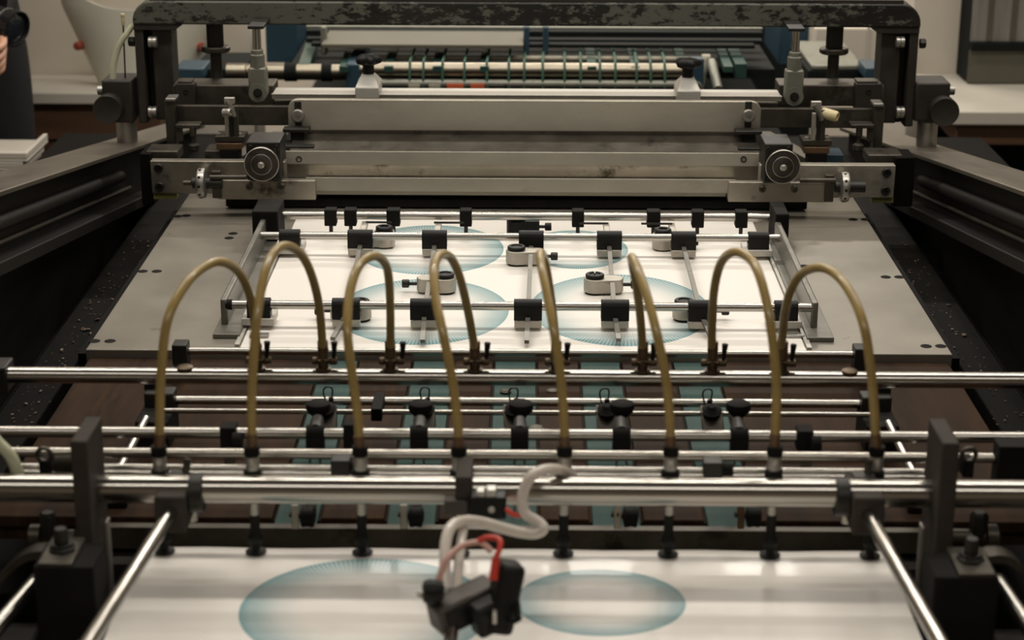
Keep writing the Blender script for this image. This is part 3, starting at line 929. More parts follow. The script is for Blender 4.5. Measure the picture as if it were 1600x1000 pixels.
for k, (fx, pts, vx, lx, lab) in enumerate(hoses):
    pp = smooth_path([Q(*p) for p in pts], 8)
    f = Q(fx, 720, YS)
    t = thing('suction_hose', lab, 'hose', (f.x, YS, f.z - .02), 'amber suction hoses')
    MB().tube(pp, .0044, 14).build('tube', hose_mat, t)
    # stained brown sleeve at the foot
    MB().tube(smooth_path([Q(fx, 702, YS), Q(*pts[0]), Q(*pts[1])], 5)[1:8], .0049, 14).build('sleeve', brass_light, t)

    # valve on the air pipe
    v = Q(vx, 565, YB)
    zt = zB + .0075
    t2 = thing('air_valve', 'small tarnished brass valve with upright lever under the %s' % lab, 'valve', (v.x, YB, zt), 'brass valves on the air pipe')
    t2['label'] = 'small tarnished brass valve with upright lever, %s on the polished pipe' % ('first', 'second', 'third', 'fourth', 'fifth', 'sixth', 'seventh', 'last')[k]
    ztop = pp[-1].z
    MB().lathe((v.x, YB, zt), (0, 0, 1), [(.0085, 0), (.0085, .002), (.0055, .003), (.0055, .007), (.007, .008), (.007, .012), (.0045, .013), (.0045, .016)], 18).build('valve_base', brass, t2)
    MB().lathe((v.x - .012, YB, zt + .010), (1, 0, 0), [(.0025, 0), (.0042, .001), (.0042, .005), (.003, .006), (.0055, .008), (.0055, .016), (.003, .018), (.0042, .020), (.0042, .026), (.0025, .027)], 14).build('valve_body', brass, t2)
    MB().lathe((v.x, YB, zt + .015), (0, 0, 1), [(.005, 0), (.0056, .001), (.0056, ztop - zt - .012), (.0048, ztop - zt - .011)], 16).build('hose_socket', brass_light, t2)
    lv = Q(lx, 545, YB)
    sx = lv.x
    MB().tube([(sx, YB, zt + .010), (sx, YB, zt + .015), (sx + .0005, YB, zt + .018), (sx + .0012, YB, zt + .031)], [.0030, .0022, .0022, .0034], 8).build('lever', black_matte, t2)
    MB().cyl((v.x + .010, YB, zt + .010), (sx + .002, YB, zt + .010), .0030, seg=10).build('lever_axle', brass, t2)

    # suction foot: socket on the twin rods, stem and cup
    zc = ZS + .0014
    t3 = thing('sucker', 'black suction cup on a dark stem, %s' % place[k], 'suction cup', (f.x, YS, zc), 'black suction cups on the front sheet')
    zhi = Q(fx, 697, YS).z
    zlo = Q(fx, 746, YS).z
    MB().lathe((f.x, YS, zlo), (0, 0, 1), [(.0085, 0), (.0085, .007), (.0055, .009)], 18).build('rod_socket', black_matte, t3)
    MB().lathe((f.x, YS, zlo + .007), (0, 0, 1), [(.0060, 0), (.0064, .002), (.0064, .014), (.0055, .016)], 18).build('pale_collar', collar_mat, t3)
    MB().lathe((f.x, YS, zlo + .022), (0, 0, 1), [(.0068, 0), (.0074, .002), (.0074, zhi - zlo - .022)], 18).build('hose_nut', black_matte, t3)
    zb2 = Q(fx, 803, YS).z
    MB().cyl((f.x, YS, zb2), (f.x, YS, zlo + .004), .0046, seg=14).build('upper_stem', collar_mat, t3)
    MB().lathe((f.x, YS, zc), (0, 0, 1), [(.0096, .0), (.0098, .0010), (.004, .0032), (.004, .007), (.0066, .010), (.0070, .013), (.0066, .017), (.0048, .020), (.0044, zb2 - zc + .002)], 18).build('rubber_cup', rubber, t3)

# pale hose entering beside the front post
q = smooth_path([Q(-30, 660, 1.62), Q(-5, 690, 1.62), Q(18, 715, 1.62), Q(30, 748, 1.625)], 6)
o = MB().tube(q, .0058, 12).build('pale_hose', pale_hose)
tag(o, 'short pale green hose end curving down behind the thickest rod', 'hose')

# ================================================================== POSTS, SLIDE RODS, BRACKETS
for s in (-1, 1):
    L_ = s < 0
    nm = 'photographer side' if L_ else 'window side'
    YP = 1.567
    fx0, fx1, ty, by = (115, 142, 690, 860) if L_ else (1466, 1494, 693, 860)
    a, c = Q(fx0, 780, YP).x, Q(fx1, 780, YP).x
    zt = Q(fx0, ty, YP).z
    t = thing('post', 'dark flat post holding the thickest rod, %s' % ('near the pale hose end' if L_ else 'far from the pale hose end'), 'post', ((a + c) / 2, YP + .03, 0.55), 'dark rod posts')
    MB().box((a, YP, 0.62), (c, YP + .062, zt)).build('upright', post_mat, t, .0018)
    MB().box((a - .03, YP - .01, 0.55), (c + .03, YP + .09, 0.625)).build('post_foot', post_mat, t, .002)
    # pale edge strip on the inner face
    x = c if L_ else a
    MB().box((x - .0006 if L_ else x - .002, YP + .046, 0.80), (x + .002 if L_ else x + .0006, YP + .0585, Q(150, 850, YP).z)).build('pale_edge', collar_mat, t)

    # slide rod and its block riding on the main rod
    t = thing('slide_rod', 'polished slide rod running toward the viewer along the %s edge of the front sheet' % ('near-pile' if L_ else 'far'), 'slide rod', (0, YE, zE), 'slide rods beside the front sheet')
    t['label'] = ('polished slide rod crossing the front sheet edge that is nearer the pale hose end' if L_ else 'polished slide rod crossing the front sheet edge farther from the pale hose end')
    if L_:
        x0, x1 = Q(240, 790, 1.572).x, Q(289, 790, 1.572).x
        zt0, zb0 = Q(262, 777, 1.572).z, Q(262, 834, 1.572).z
        p0, p1 = Q(266, 802, 1.572), Q(141, 1000, 1.31)
    else:
        x0, x1 = Q(1334, 790, 1.572).x, Q(1384, 790, 1.572).x
        zt0, zb0 = Q(1358, 779, 1.572).z, Q(1358, 838, 1.572).z
        p0, p1 = Q(1357, 806, 1.572), Q(1467, 1000, 1.31)
    t.location = ((x0 + x1) / 2, YE, zb0)
    b = MB(); b.box((x0, 1.572, zb0), (x1, 1.632, zt0)); b.build('slide_block', post_mat, t, .0025)
    xi = x1 if L_ else x0
    MB().cyl((xi - s * .016 * 0, YE, zE - .004), (xi - s * .013, YE, zE - .004), .0175, seg=28).build('block_collar', dark_steel, t, .001)
    MB().box((x0 + .006, 1.612, zt0 - .001), (x1 - .006, 1.628, zt0 + .003)).build('block_clip', dark_steel, t, .001)
    MB().cyl((x0 + .020, 1.624, zt0), (x0 + .022, 1.628, zt0 + .014), .0035, seg=12).build('clip_pin', grimy_steel, t)
    d = (p1 - p0)
    MB().cyl(p0 - d * .06, p0 + d * 1.45, .0066, seg=24).build('rod', chrome, t)
    zl = Q(280, 830, 1.60).z
    MB().cyl(((x0 + x1) / 2 - s * .012, 1.615, zb0 - .006), ((x0 + x1) / 2 - s * .012, 1.615, zb0 + .004), .005, seg=12).build('set_screw', collar_mat, t)

    # outer bracket with bolt, hook arm and short rod
    YK = 1.50
    if L_:
        bx = (55, 886, 150, 988)
        topb = (58, 112, 890, 866); bolt = (87, 873)
        rod0, rod1 = Q(58, 906, 1.53), Q(-10, 985, 1.44)
        arm = [(112, 870), (70, 868), (40, 872), (10, 895), (-20, 930)]
    else:
        bx = (1457, 902, 1559, 990)
        topb = (1500, 1558, 902, 880); bolt = (1527, 880)
        rod0, rod1 = Q(1560, 908, 1.53), Q(1608, 980, 1.45)
        arm = [(1535, 878), (1560, 874), (1580, 878), (1597, 892), (1615, 925)]
    t = thing('post_bracket', 'black bracket with a top bolt beside the post %s' % ('near the pale hose end' if L_ else 'far from the pale hose end'), 'bracket', (Q(bx[0], 940, YK).x, YK, 0.62), 'black brackets outside the posts')
    zt0 = Q(bx[0], bx[1], YK).z
    xa, xb = Q(bx[0], 940, YK).x, Q(bx[2], 940, YK).x
    MB().box((xa, YK, .62), (xb, YK + .05, zt0)).build('bracket_body', black_matte, t, .002)
    xc, xd = Q(topb[0], 890, YK).x, Q(topb[1], 890, YK).x
    MB().box((xc, YK + .001, zt0 - .001), (xd, YK + .056, zt0 + .003)).build('bracket_plate', grimy_steel, t, .001)
    p = V((xc + xd) / 2, YK + .030, zt0 + .003)
    MB().lathe(p, (0, 0, 1), [(.0125, 0), (.0125, .002), (.0105, .003), (.0105, .006)], 6).build('nut', dark_steel, t, .0006)
    MB().lathe(p + V(0, 0, .006), (0, 0, 1), [(.0062, 0), (.0062, .012), (.005, .014), (0, .014)], 12).build('bolt', dark_steel, t)
    q = smooth_path([Q(x_, y_, YK + .05) for x_, y_ in arm], 5)
    b = MB()
    for u, v_ in zip(q, q[1:]):
        b.prism([u + V(0, 0, .004), v_ + V(0, 0, .004), v_ - V(0, 0, .004), u - V(0, 0, .004)], (0, .02, 0))
    b.build('hook_arm', grimy_steel, t)
    d = rod1 - rod0
    MB().cyl(rod0, rod0 + d * 2.2, .0075, seg=20).build('short_rod', chrome, t)
    # low dark machine parts under it
    b = MB(); b.box((s * .47, 1.60, .60), (s * .80, 1.72, .80)); b.build('machine_block', dark_steel, t, .004)
    p = Q(45 if L_ else 1560, 838, 1.70)
    MB().lathe((p.x, 1.70, p.z), (s * -1, 0, 0), [(.010, 0), (.012, .002), (.012, .012), (.007, .014), (.007, .045)], 16).build('shaft_end', grimy_steel, t)
    MB().lathe((p.x - s * .02, 1.70, p.z + .022), (0, 0, 1), [(.009, -.022), (.009, 0), (.006, .004), (0, .004)], 6).build('hex_nut', dark_steel, t)

# ================================================================== CLAMP AND SENSOR ON THE MAIN ROD
t = thing('rod_switch', 'dark clamp with a black pneumatic switch hanging from the middle of the thickest rod', 'switch', (Q(725, 790, 1.58).x, 1.59, zE - .03))
YV = 1.577
x0, x1 = Q(711, 760, YV).x, Q(738, 760, YV).x
zt = Q(725, 746, YV).z
b = MB(); b.box((x0, YV, Q(725, 800, YV).z), (x1, YV + .046, zt)); b.build('rod_clamp', post_mat, t, .0015)
MB().bpx(694, 783, 732, 806, YV - .004, .02).build('switch_mount', sensor_mat, t, .0015)
MB().bpx(733, 778, 791, 812, YV - .008, .022).build('switch_body', black_plastic, t, .0015)
MB().bpx(744, 768, 757, 779, YV - .006, .012).build('air_fitting', collar_mat, t, .001)
MB().bpx(760, 766, 775, 779, YV - .006, .012).build('air_fitting', collar_mat, t, .001)
p = Q(768, 796, YV - .008)
MB().lathe(p, (0, -1, 0), [(.0032, 0), (.0032, .0012), (.0024, .002), (0, .002)], 14).build('screw', collar_mat, t)
MB().tube(smooth_path([Q(775, 788, YV), Q(790, 795, YV - .006), Q(800, 803, YV - .008), Q(812, 806, YV - .004)], 5), .0022, 8).build('red_wire', red_mat, t)

# sensor head over the sheet
YH = 1.445
t = thing('sensor_head', 'black sheet sensor with knob, red plug and chrome rod hovering over the front sheet', 'sensor', (Q(735, 960, YH).x, YH, Q(735, 1000, YH).z))
R_ = Matrix.Rotation(math.radians(30), 3, 'Z') @ Matrix.Rotation(math.radians(-12), 3, 'Y')
c = Q(726, 944, YH)


def rbox(cx, cy, cz, sx, sy, sz, rot=R_):
    b = MB(); o = c + rot @ V(cx, cy, cz)
    b.box(o - V(sx, sy, sz) / 2, o + V(sx, sy, sz) / 2, rot)
    return b


rbox(.000, .002, -.002, .058, .026, .026).build('sensor_body', sensor_mat, t, .003)
rbox(.002, -.0118, -.003, .050, .003, .020).build('front_face', black_plastic, t, .001)
RC = Matrix.Rotation(math.radians(12), 3, 'Z') @ Matrix.Rotation(math.radians(14), 3, 'Y') @ Matrix.Rotation(math.radians(-10), 3, 'X')
o_ = Q(787, 932, YH - .004) - c
b = MB(); b.box(c + o_ - V(.011, .015, .030), c + o_ + V(.011, .015, .030), RC); b.build('side_cover', black_plastic, t, .005)
o_ = Q(762, 962, YH - .012) - c
b = MB(); b.box(c + o_ - V(.014, .010, .014), c + o_ + V(.014, .010, .014), R_); b.build('lower_cover', black_plastic, t, .004)
k = Q(682, 925, YH - .01)
MB().lathe(k + V(.006, 0, 0), (-1, -.15, .1), [(.006, 0), (.0095, .002), (.0105, .006), (.0105, .013), (.0085, .017), (.0045, .018), (0, .018)], 20).build('knob', black_plastic, t)
MB().lathe(k + V(-.008, -.004, .001), (-.8, -.6, .1), [(.003, 0), (.003, .008), (0, .008)], 10).build('knob_pin', collar_mat, t)
MB().cyl(Q(708, 962, YH - .004), Q(700, 1040, YH - .05), .0062, seg=18).build('sensor_rod', chrome, t)
MB().cyl(Q(771, 906, YH - .012), Q(775, 872, YH - .006), .0042, .0034, seg=14).build('red_plug', red_mat, t)
MB().tube(smooth_path([Q(775, 872, YH - .006), Q(782, 852, YH), Q(778, 842, YH + .006), Q(762, 840, YH + .01), Q(748, 845, YH + .012)], 6), .0025, 10).build('red_cable', red_mat, t)
MB().tube(smooth_path([Q(768, 862, YH + .008), Q(750, 848, YH + .012), Q(722, 853, YH + .01), Q(700, 872, YH), Q(688, 898, YH - .006), Q(683, 915, YH - .01)], 6), .0027, 10).build('pink_cable', pink_mat, t)
MB().bpx(770, 960, 776, 975, YH - .03, .01).build('small_fitting', collar_mat, t)
MB().tube(smooth_path([Q(793, 968, YH - .02), Q(803, 972, YH - .03), Q(811, 968, YH - .03)], 4), .0016, 8).build('lead_wire', black_matte, t)
MB().tube(smooth_path([Q(797, 905, YH - .0), Q(806, 935, YH - .01), Q(810, 968, YH - .03)], 4), .003, 8).build('lead_wire', black_matte, t)

q = smooth_path([Q(895, 745, 1.63), Q(880, 736, 1.61), Q(858, 733, 1.59), Q(836, 740, 1.575), Q(822, 757, 1.57), Q(816, 782, 1.565), Q(822, 803, 1.56),
                 Q(842, 816, 1.555), Q(849, 826, 1.55), Q(838, 833, 1.55), Q(815, 832, 1.55), Q(785, 825, 1.545), Q(752, 816, 1.535), Q(725, 814, 1.52),
                 Q(706, 822, 1.50), Q(697, 845, 1.485), Q(695, 880, 1.47), Q(698, 920, 1.455)], 6)
o = MB().tube(q, .0050, 12).build('clear_hose', clear_hose)
tag(o, 'cloudy clear air hose looping from the thickest rod down to the black sensor', 'hose')
q = smooth_path([Q(726, 815, 1.53), Q(720, 850, 1.50), Q(716, 890, 1.475), Q(713, 930, 1.455)], 6)
o = MB().tube(q, .0042, 12).build('clear_hose', clear_hose)
tag(o, 'short straight cloudy hose dropping into the top of the black sensor', 'hose')

# ================================================================== SQUEEGEE CARRIAGE


def zq(y, Y, x=815):
    return Q(x, y, Y).z


def xq(x, Y, y=240):
    return Q(x, y, Y).x


car = thing('squeegee_carriage', 'long worn steel squeegee carriage spanning the bed with knobs at both ends', 'carriage', (0, 2.95, ZB + .03))


def bar_profile(name, pts, x0, x1, m, bevel=.0008, Yx=2.95):
    """pts = [(y_px, Y)] outline in the YZ plane"""
    a, c = xq(x0, Yx), xq(x1, Yx)
    return MB().prism([(a, Y, zq(y, Y)) for y, Y in pts], (c - a, 0, 0)).build(name, m, car, bevel)


# back plate with rounded upper corners
YBP = 3.02
a, c = xq(450, YBP, 180), xq(1189, YBP, 180)
zt, zb = zq(157, YBP), zq(207, YBP)
r = .016
pts = [(a, YBP, zb)]
for i in range(7):
    g = PI - PI / 2 * i / 6
    pts.append((a + r + math.cos(g) * r, YBP, zt - r + math.sin(g) * r))
for i in range(7):
    g = PI / 2 - PI / 2 * i / 6
    pts.append((c - r + math.cos(g) * r, YBP, zt - r + math.sin(g) * r))
pts.append((c, YBP, zb))
MB().prism(pts, (0, .012, 0)).build('back_plate', plate_mat, car, .0012)
MB().box((a + .03, YBP - .004, zb - .003), (c - .03, YBP + .010, zb + .003)).build('seam_strip', grimy_steel, car)
bar_profile('sloping_plate', [(208, 3.022), (238, 2.955), (243, 2.957), (212, 3.03)], 452, 1188, grimy_steel)
bar_profile('upper_bar', [(237.5, 2.952), (258.5, 2.948), (258.5, 2.975), (237.5, 2.985)], 440, 1187, plate_mat)
bar_profile('recessed_bar', [(257, 2.952), (279.5, 2.957), (279.5, 2.975), (257, 2.985)], 440, 1187, plate_dirty)
bar_profile('lower_bar', [(278.5, 2.936), (300.5, 2.932), (300.5, 2.98), (278.5, 2.985)], 478, 1150, plate_mat)
bar_profile('lip', [(300, 2.936), (305.5, 2.938), (305.5, 2.98), (300, 2.98)], 470, 1135, plate_mat, .0004)
# two round holes in the upper bar
for px in (467, 1162):
    p = Q(px, 249, 2.949)
    MB().lathe(p, (0, -1, 0), [(.0048, -.004), (.0048, .0006), (.0034, .0006), (.0034, -.003), (0, -.003)], 18).build('hole_rim', black_matte, car)
# slotted bolts at both ends of the back plate
for px in (466, 1169):
    p = Q(px, 180, YBP)
    MB().box((p.x - .0055, YBP - .0012, p.z - .020), (p.x + .0055, YBP + .002, p.z + .022)).build('slot', dark_steel, car, .0005)
    MB().lathe(p, (0, -1, 0), [(.0105, 0), (.0105, .006), (.009, .008), (.0045, .008), (.0045, .003), (0, .003)], 20).build('clamp_bolt', alu, car)
    x = p.x
    s = 1 if px < 800 else -1
    MB().box((x - .022, YBP - .030, zq(209, YBP - .03)), (x + .020, YBP - .006, zq(203.5, YBP - .03))).build('bracket_flange', dark_steel, car, .001)
    MB().box((x - .010, YBP - .028, zq(228, YBP - .03)), (x + .010, YBP - .008, zq(208, YBP - .03))).build('bracket_stem', black_matte, car, .001)
    MB().box((x - .020, YBP - .055, zq(237, YBP - .055)), (x + .030, YBP - .012, zq(230, YBP - .055))).build('bracket_base', dark_steel, car, .001)

ends = [
    dict(nm='photographer side', plate=(236, 347, 252, 303), low=(340, 493, 282, 312), knob=(410, 254), blk=(385, 438, 222, 282), wheel=(315, 286),
         bolts=((248, 262), (250, 291)), lb=((390, 291), (440, 291)), shaft=(328, 385, 277), s=-1),
    dict(nm='window side', plate=(1286, 1398, 258, 309), low=(1138, 1292, 285, 316), knob=(1222, 258), blk=(1194, 1238, 225, 286), wheel=(1319, 292),
         bolts=((1385, 269), (1383, 297)), lb=((1191, 295), (1241, 295)), shaft=(1250, 1305, 282), s=1)]
for e_ in ends:
    s = e_['s']
    x0, x1, y0, y1 = e_['plate']
    b = MB().bpx(x0, y0, x1 + (100 if s < 0 else 0), y1, 2.905, .018) if s < 0 else MB().bpx(x0 - 100, y0, x1, y1, 2.905, .018)
    b.build('end_plate', plate_dirty if s < 0 else plate_mat, car, .0012)
    for bx, by in e_['bolts']:
        socket_bolt(car, Q(bx, by, 2.905), .0072, 'socket_bolt')
    # olive pad and dirty block behind the end plate
    MB().bpx(x0 + (4 if s < 0 else 76), y1 - 1, x0 + (40 if s < 0 else 110), y1 + 8, 2.915, .02).build('pad', olive, car)
    b = MB().bpx(x0 - (8 if s < 0 else -70), y0 - 16, x0 + (42 if s < 0 else 124), y0, 2.94, .05)
    b.build('top_block', grimy_steel, car, .002)
    b = MB().bpx(*((x0 - 16, y0 - 12, x0 + 2, y1 + 18) if s < 0 else (x1 - 2, y0 - 12, x1 + 30, y1 + 14)), 2.93, .06)
    b.build('runner_block', trough_mat, car, .002)
    x0, x1, y0, y1 = e_['low']
    MB().bpx(x0, y0, x1, y1, 2.885, .014).build('lower_plate', plate_dirty, car, .0012)
    for q_ in e_['lb']:
        socket_bolt(car, Q(*q_, 2.885), .0055, 'socket_bolt', m=grimy_steel)
    x0, x1, y0, y1 = e_['blk']
    b = MB().bpx(x0, y0, x1, y1, 2.872, .07); b.build('knob_block', dark_steel, car, .002)
    for dx in (6, x1 - x0 - 6):
        socket_bolt(car, Q(x0 + dx, y0 + 7, 2.872), .003, 'socket_bolt')
    k = Q(*e_['knob'], 2.872)
    kn = MB().lathe(k, (0, -1, 0), [(.023, 0), (.026, .001), (.0265, .010), (.0255, .012), (.0170, .0122), (.0165, .0118), (.0160, .0130), (.0145, .014), (.006, .014), (.006, .0165), (0, .0165)], 40)
    kn = kn.build('hand_knob', grimy_steel, car)
    MB().lathe(k + V(0, -.0118, 0), (0, -1, 0), [(.0268, -.001), (.0268, .0003), (.0262, .0009), (.0256, .0005), (.0256, -.001)], 40).build('bright_rim', collar_mat, kn)
    MB().lathe(k + V(0, -.0132, 0), (0, -1, 0), [(.0162, -.001), (.0162, .0008), (.0157, .0011), (.0152, -.001)], 32).build('inner_rim', collar_mat, kn)
    MB().lathe(k + V(0, -.014, 0), (0, -1, 0), [(.0052, 0), (.0052, .003), (.0038, .004), (.0038, .008), (0, .008)], 14).build('centre_pin', collar_mat, kn)
    wv = Q(*e_['wheel'], 2.882)
    wh = MB().lathe(wv - V(.005, 0, 0), (1, 0, 0), [(.016, -.002), (.0225, 0), (.0235, .002), (.0235, .009), (.0225, .011), (.014, .0125)], 30)
    wh = wh.build('adjusting_wheel', alu, car)
    for i in range(10):
        g = 2 * PI * i / 10
        p = wv + V(-.0005, math.cos(g) * .0228, math.sin(g) * .0228)
        MB().lathe(p, (0, math.cos(g), math.sin(g)), [(.0022, -.002), (.0022, .0010), (0, .0010)], 8).build('wheel_hole', black_matte, wh)
    MB().cyl(wv - V(.014, 0, 0), wv + V(.032, 0, 0), .0085, seg=16).build('hub', dark_steel, car)
    MB().cyl(wv - V(s * -.016, 0, 0) * (1 if s > 0 else 1), wv + V(s * .028, 0, 0), .004, seg=12).build('wheel_shaft', grimy_steel, car)
    sx0, sx1, sy = e_['shaft']
    MB().cyl(Q(sx0, sy, 2.878), Q(sx1, sy, 2.878), .0038, seg=12).build('thread_rod', grimy_steel, car)
    MB().bpx(min(e_['wheel'][0] - s * 30, e_['wheel'][0] - s * 16), e_['wheel'][1] - 18, max(e_['wheel'][0] - s * 30, e_['wheel'][0] - s * 16), e_['wheel'][1] + 24, 2.88, .012).build('wheel_bracket', grimy_steel, car, .001)

# black screen frame, doubling as the dark shadow under the carriage
t = thing('shadow_screen', 'black screen frame standing in for the shadow below the squeegee carriage', 'screen', (0, 3.05, ZB + .02))
b = MB(); a, c = xq(352, 2.93, 320), xq(1262, 2.93, 320)
b.box((a, 2.936, ZB + .003), (c, 2.965, zq(313, 2.936))); b.build('front_frame', black_matte, t, .001)
MB().box((a, 2.965, ZB + .003), (a + .04, 3.03, ZB + .014)).build('side_frame', black_matte, t)
MB().box((c - .04, 2.965, ZB + .003), (c, 3.03, ZB + .014)).build('side_frame', black_matte, t)
MB().box((a + .04, 2.965, ZB + .004), (c - .04, 3.03, ZB + .005)).build('mesh', black_matte, t)

# ================================================================== CROSS BEAMS, RAIL, CLAMPS
YR_ = 3.10
cb = thing('cross_beam', 'dark grimy cross beam joining the bridge legs behind the carriage', 'beam', (0, 3.16, zq(165, 3.16)))
for x0_, x1_ in ((270, 428), (1217, 1381)):
    b = MB().bpx(x0_, 133, x1_, 166, 3.165, .06); b.build('beam', grimy_steel, cb, .002)
b = MB().bpx(428, 158, 1217, 170, 3.165, .05); b.build('lower_web', grimy_steel, cb, .002)
for x0, x1 in ((275, 305), (1336, 1378)):
    b = MB().bpx(x0, 131, x1, 171, 3.150, .02); b.build('beam_block', leg_mat, cb, .0015)
    p = Q((x0 + x1) / 2, 144, 3.150)
    MB().lathe(p, (0, -1, 0), [(.004, -.002), (.004, .0008), (.0028, .0008), (.0028, -.002), (0, -.002)], 14).build('hole_rim', black_matte, cb)
    MB().bpx(x0 + 3, 127, x1 - 6, 131, 3.155, .03).build('beam_cap', grimy_steel, cb, .001)
fbm = thing('lower_cross_beam', 'grey flat cross bar behind the carriage with an upright at each end', 'beam', (0, 3.085, zq(197, 3.085)))
b = MB().bpx(274, 168, 1368, 198, 3.085, .012); b.build('beam', grimy_steel, fbm, .001)
for x0, x1, y0, y1 in ((259, 273, 157, 236), (1366, 1380, 165, 243)):
    MB().bpx(x0, y0, x1, y1, 3.06, .03).build('upright', grimy_steel, fbm, .001)
    MB().bpx(x0 - 1, y0 - 3, x1 + 1, y0 + 2, 3.058, .034).build('upright_cap', alu, fbm, .001)
for x0, x1, sx in ((274, 312, 302), (1330, 1366, 1342)):
    MB().bpx(x0, 195, x1, 201, 3.05, .03).build('side_bracket', grimy_steel, fbm, .001)
    MB().bpx(x0 if x0 < 800 else x1 - 9, 200, x0 + 9 if x0 < 800 else x1, 222, 3.052, .02).build('bracket_leg', grimy_steel, fbm, .001)
    p = Q(sx, 215, 3.055)
    MB().lathe(p + V(0, 0, -.012), (0, 0, 1), [(.007, -.010), (.009, -.008), (.009, 0), (.006, .002), (.0035, .003), (.0035, .014), (.0055, .015), (.0055, .030), (0, .030)], 16).build('adjuster', grimy_steel, fbm)
rl = thing('clamp_rail', 'bright aluminium rail behind the carriage carrying two knobbed clamps', 'rail', (0, YR_, zq(155, YR_)))
b = MB().bpx(425, 149, 1221, 157, YR_, .056); b.build('rail', white_alu, rl, .001)
b = MB().bpx(424, 148.6, 1222, 150.2, YR_ - .003, .006); b.build('rail_bead', white_alu, rl, .0005)
for px, py in ((574, 0), (1077, 3)):
    t = thing('knob_clamp', 'white metal clamp with a black lobed knob, %s' % ('nearer the blue cabinet of the rear machine' if px < 800 else 'nearer the curtain of green cords end post'), 'clamp', (xq(px, 3.08), 3.08, zq(152, 3.07)), 'knobbed clamps on the bright rail')
    t['label'] = 'white metal clamp with a black lobed knob, %s' % ('nearer the cream hopper' if px < 800 else 'nearer the bare beige wall')
    x0, x1 = xq(px - 19, 3.07, 145), xq(px + 18, 3.07, 145)
    z0, z1, z2 = zq(155 + py, 3.07), zq(138 + py, 3.07), zq(117 + py, 3.10)
    cx_ = (x0 + x1) / 2
    b = MB(); b.box((x0, 3.068, z0), (x1, 3.142, z1)); b.build('clamp_body', white_alu, t, .001)
    b = MB()
    tv = [b.bm.verts.new(q) for q in ((x0, 3.068, z1), (x1, 3.068, z1), (x1, 3.142, z1), (x0, 3.142, z1))]
    hw = .010
    uv = [b.bm.verts.new(q) for q in ((cx_ - hw, 3.095, z2), (cx_ + hw, 3.095, z2), (cx_ + hw, 3.115, z2), (cx_ - hw, 3.115, z2))]
    b.bm.faces.new(tv[::-1]); b.bm.faces.new(uv)
    for i in range(4):
        b.bm.faces.new((tv[i], tv[(i + 1) % 4], uv[(i + 1) % 4], uv[i]))
    b.build('clamp_top', white_alu, t, .0008)
    zk = zq(99 + py, 3.105)
    MB().lathe((cx_, 3.105, z2), (0, 0, 1), [(.0092, 0), (.0098, .004), (.0090, zk - z2)], 20).build('knob_stem', black_plastic, t)
    b = MB()
    N_ = 40
    prof = [(.45, -.004), (.92, .000), (1.0, .004), (.95, .009), (.6, .0125), (0.0001, .0135)]
    rings = []
    for f_, h in prof:
        rings.append([b.bm.verts.new((cx_ + math.cos(2 * PI * i / N_) * f_ * (.0195 + .0035 * math.cos(5 * 2 * PI * i / N_)),
                                      3.105 + math.sin(2 * PI * i / N_) * f_ * (.0195 + .0035 * math.cos(5 * 2 * PI * i / N_)), zk + h)) for i in range(N_)])
    b.bm.faces.new(rings[0][::-1])
    for u, v_ in zip(rings, rings[1:]):
        for i in range(N_):
            b.bm.faces.new((u[i], u[(i + 1) % N_], v_[(i + 1) % N_], v_[i]))
    b.bm.faces.new(rings[-1])
    b.build('knob_head', black_plastic, t, 0, 60)

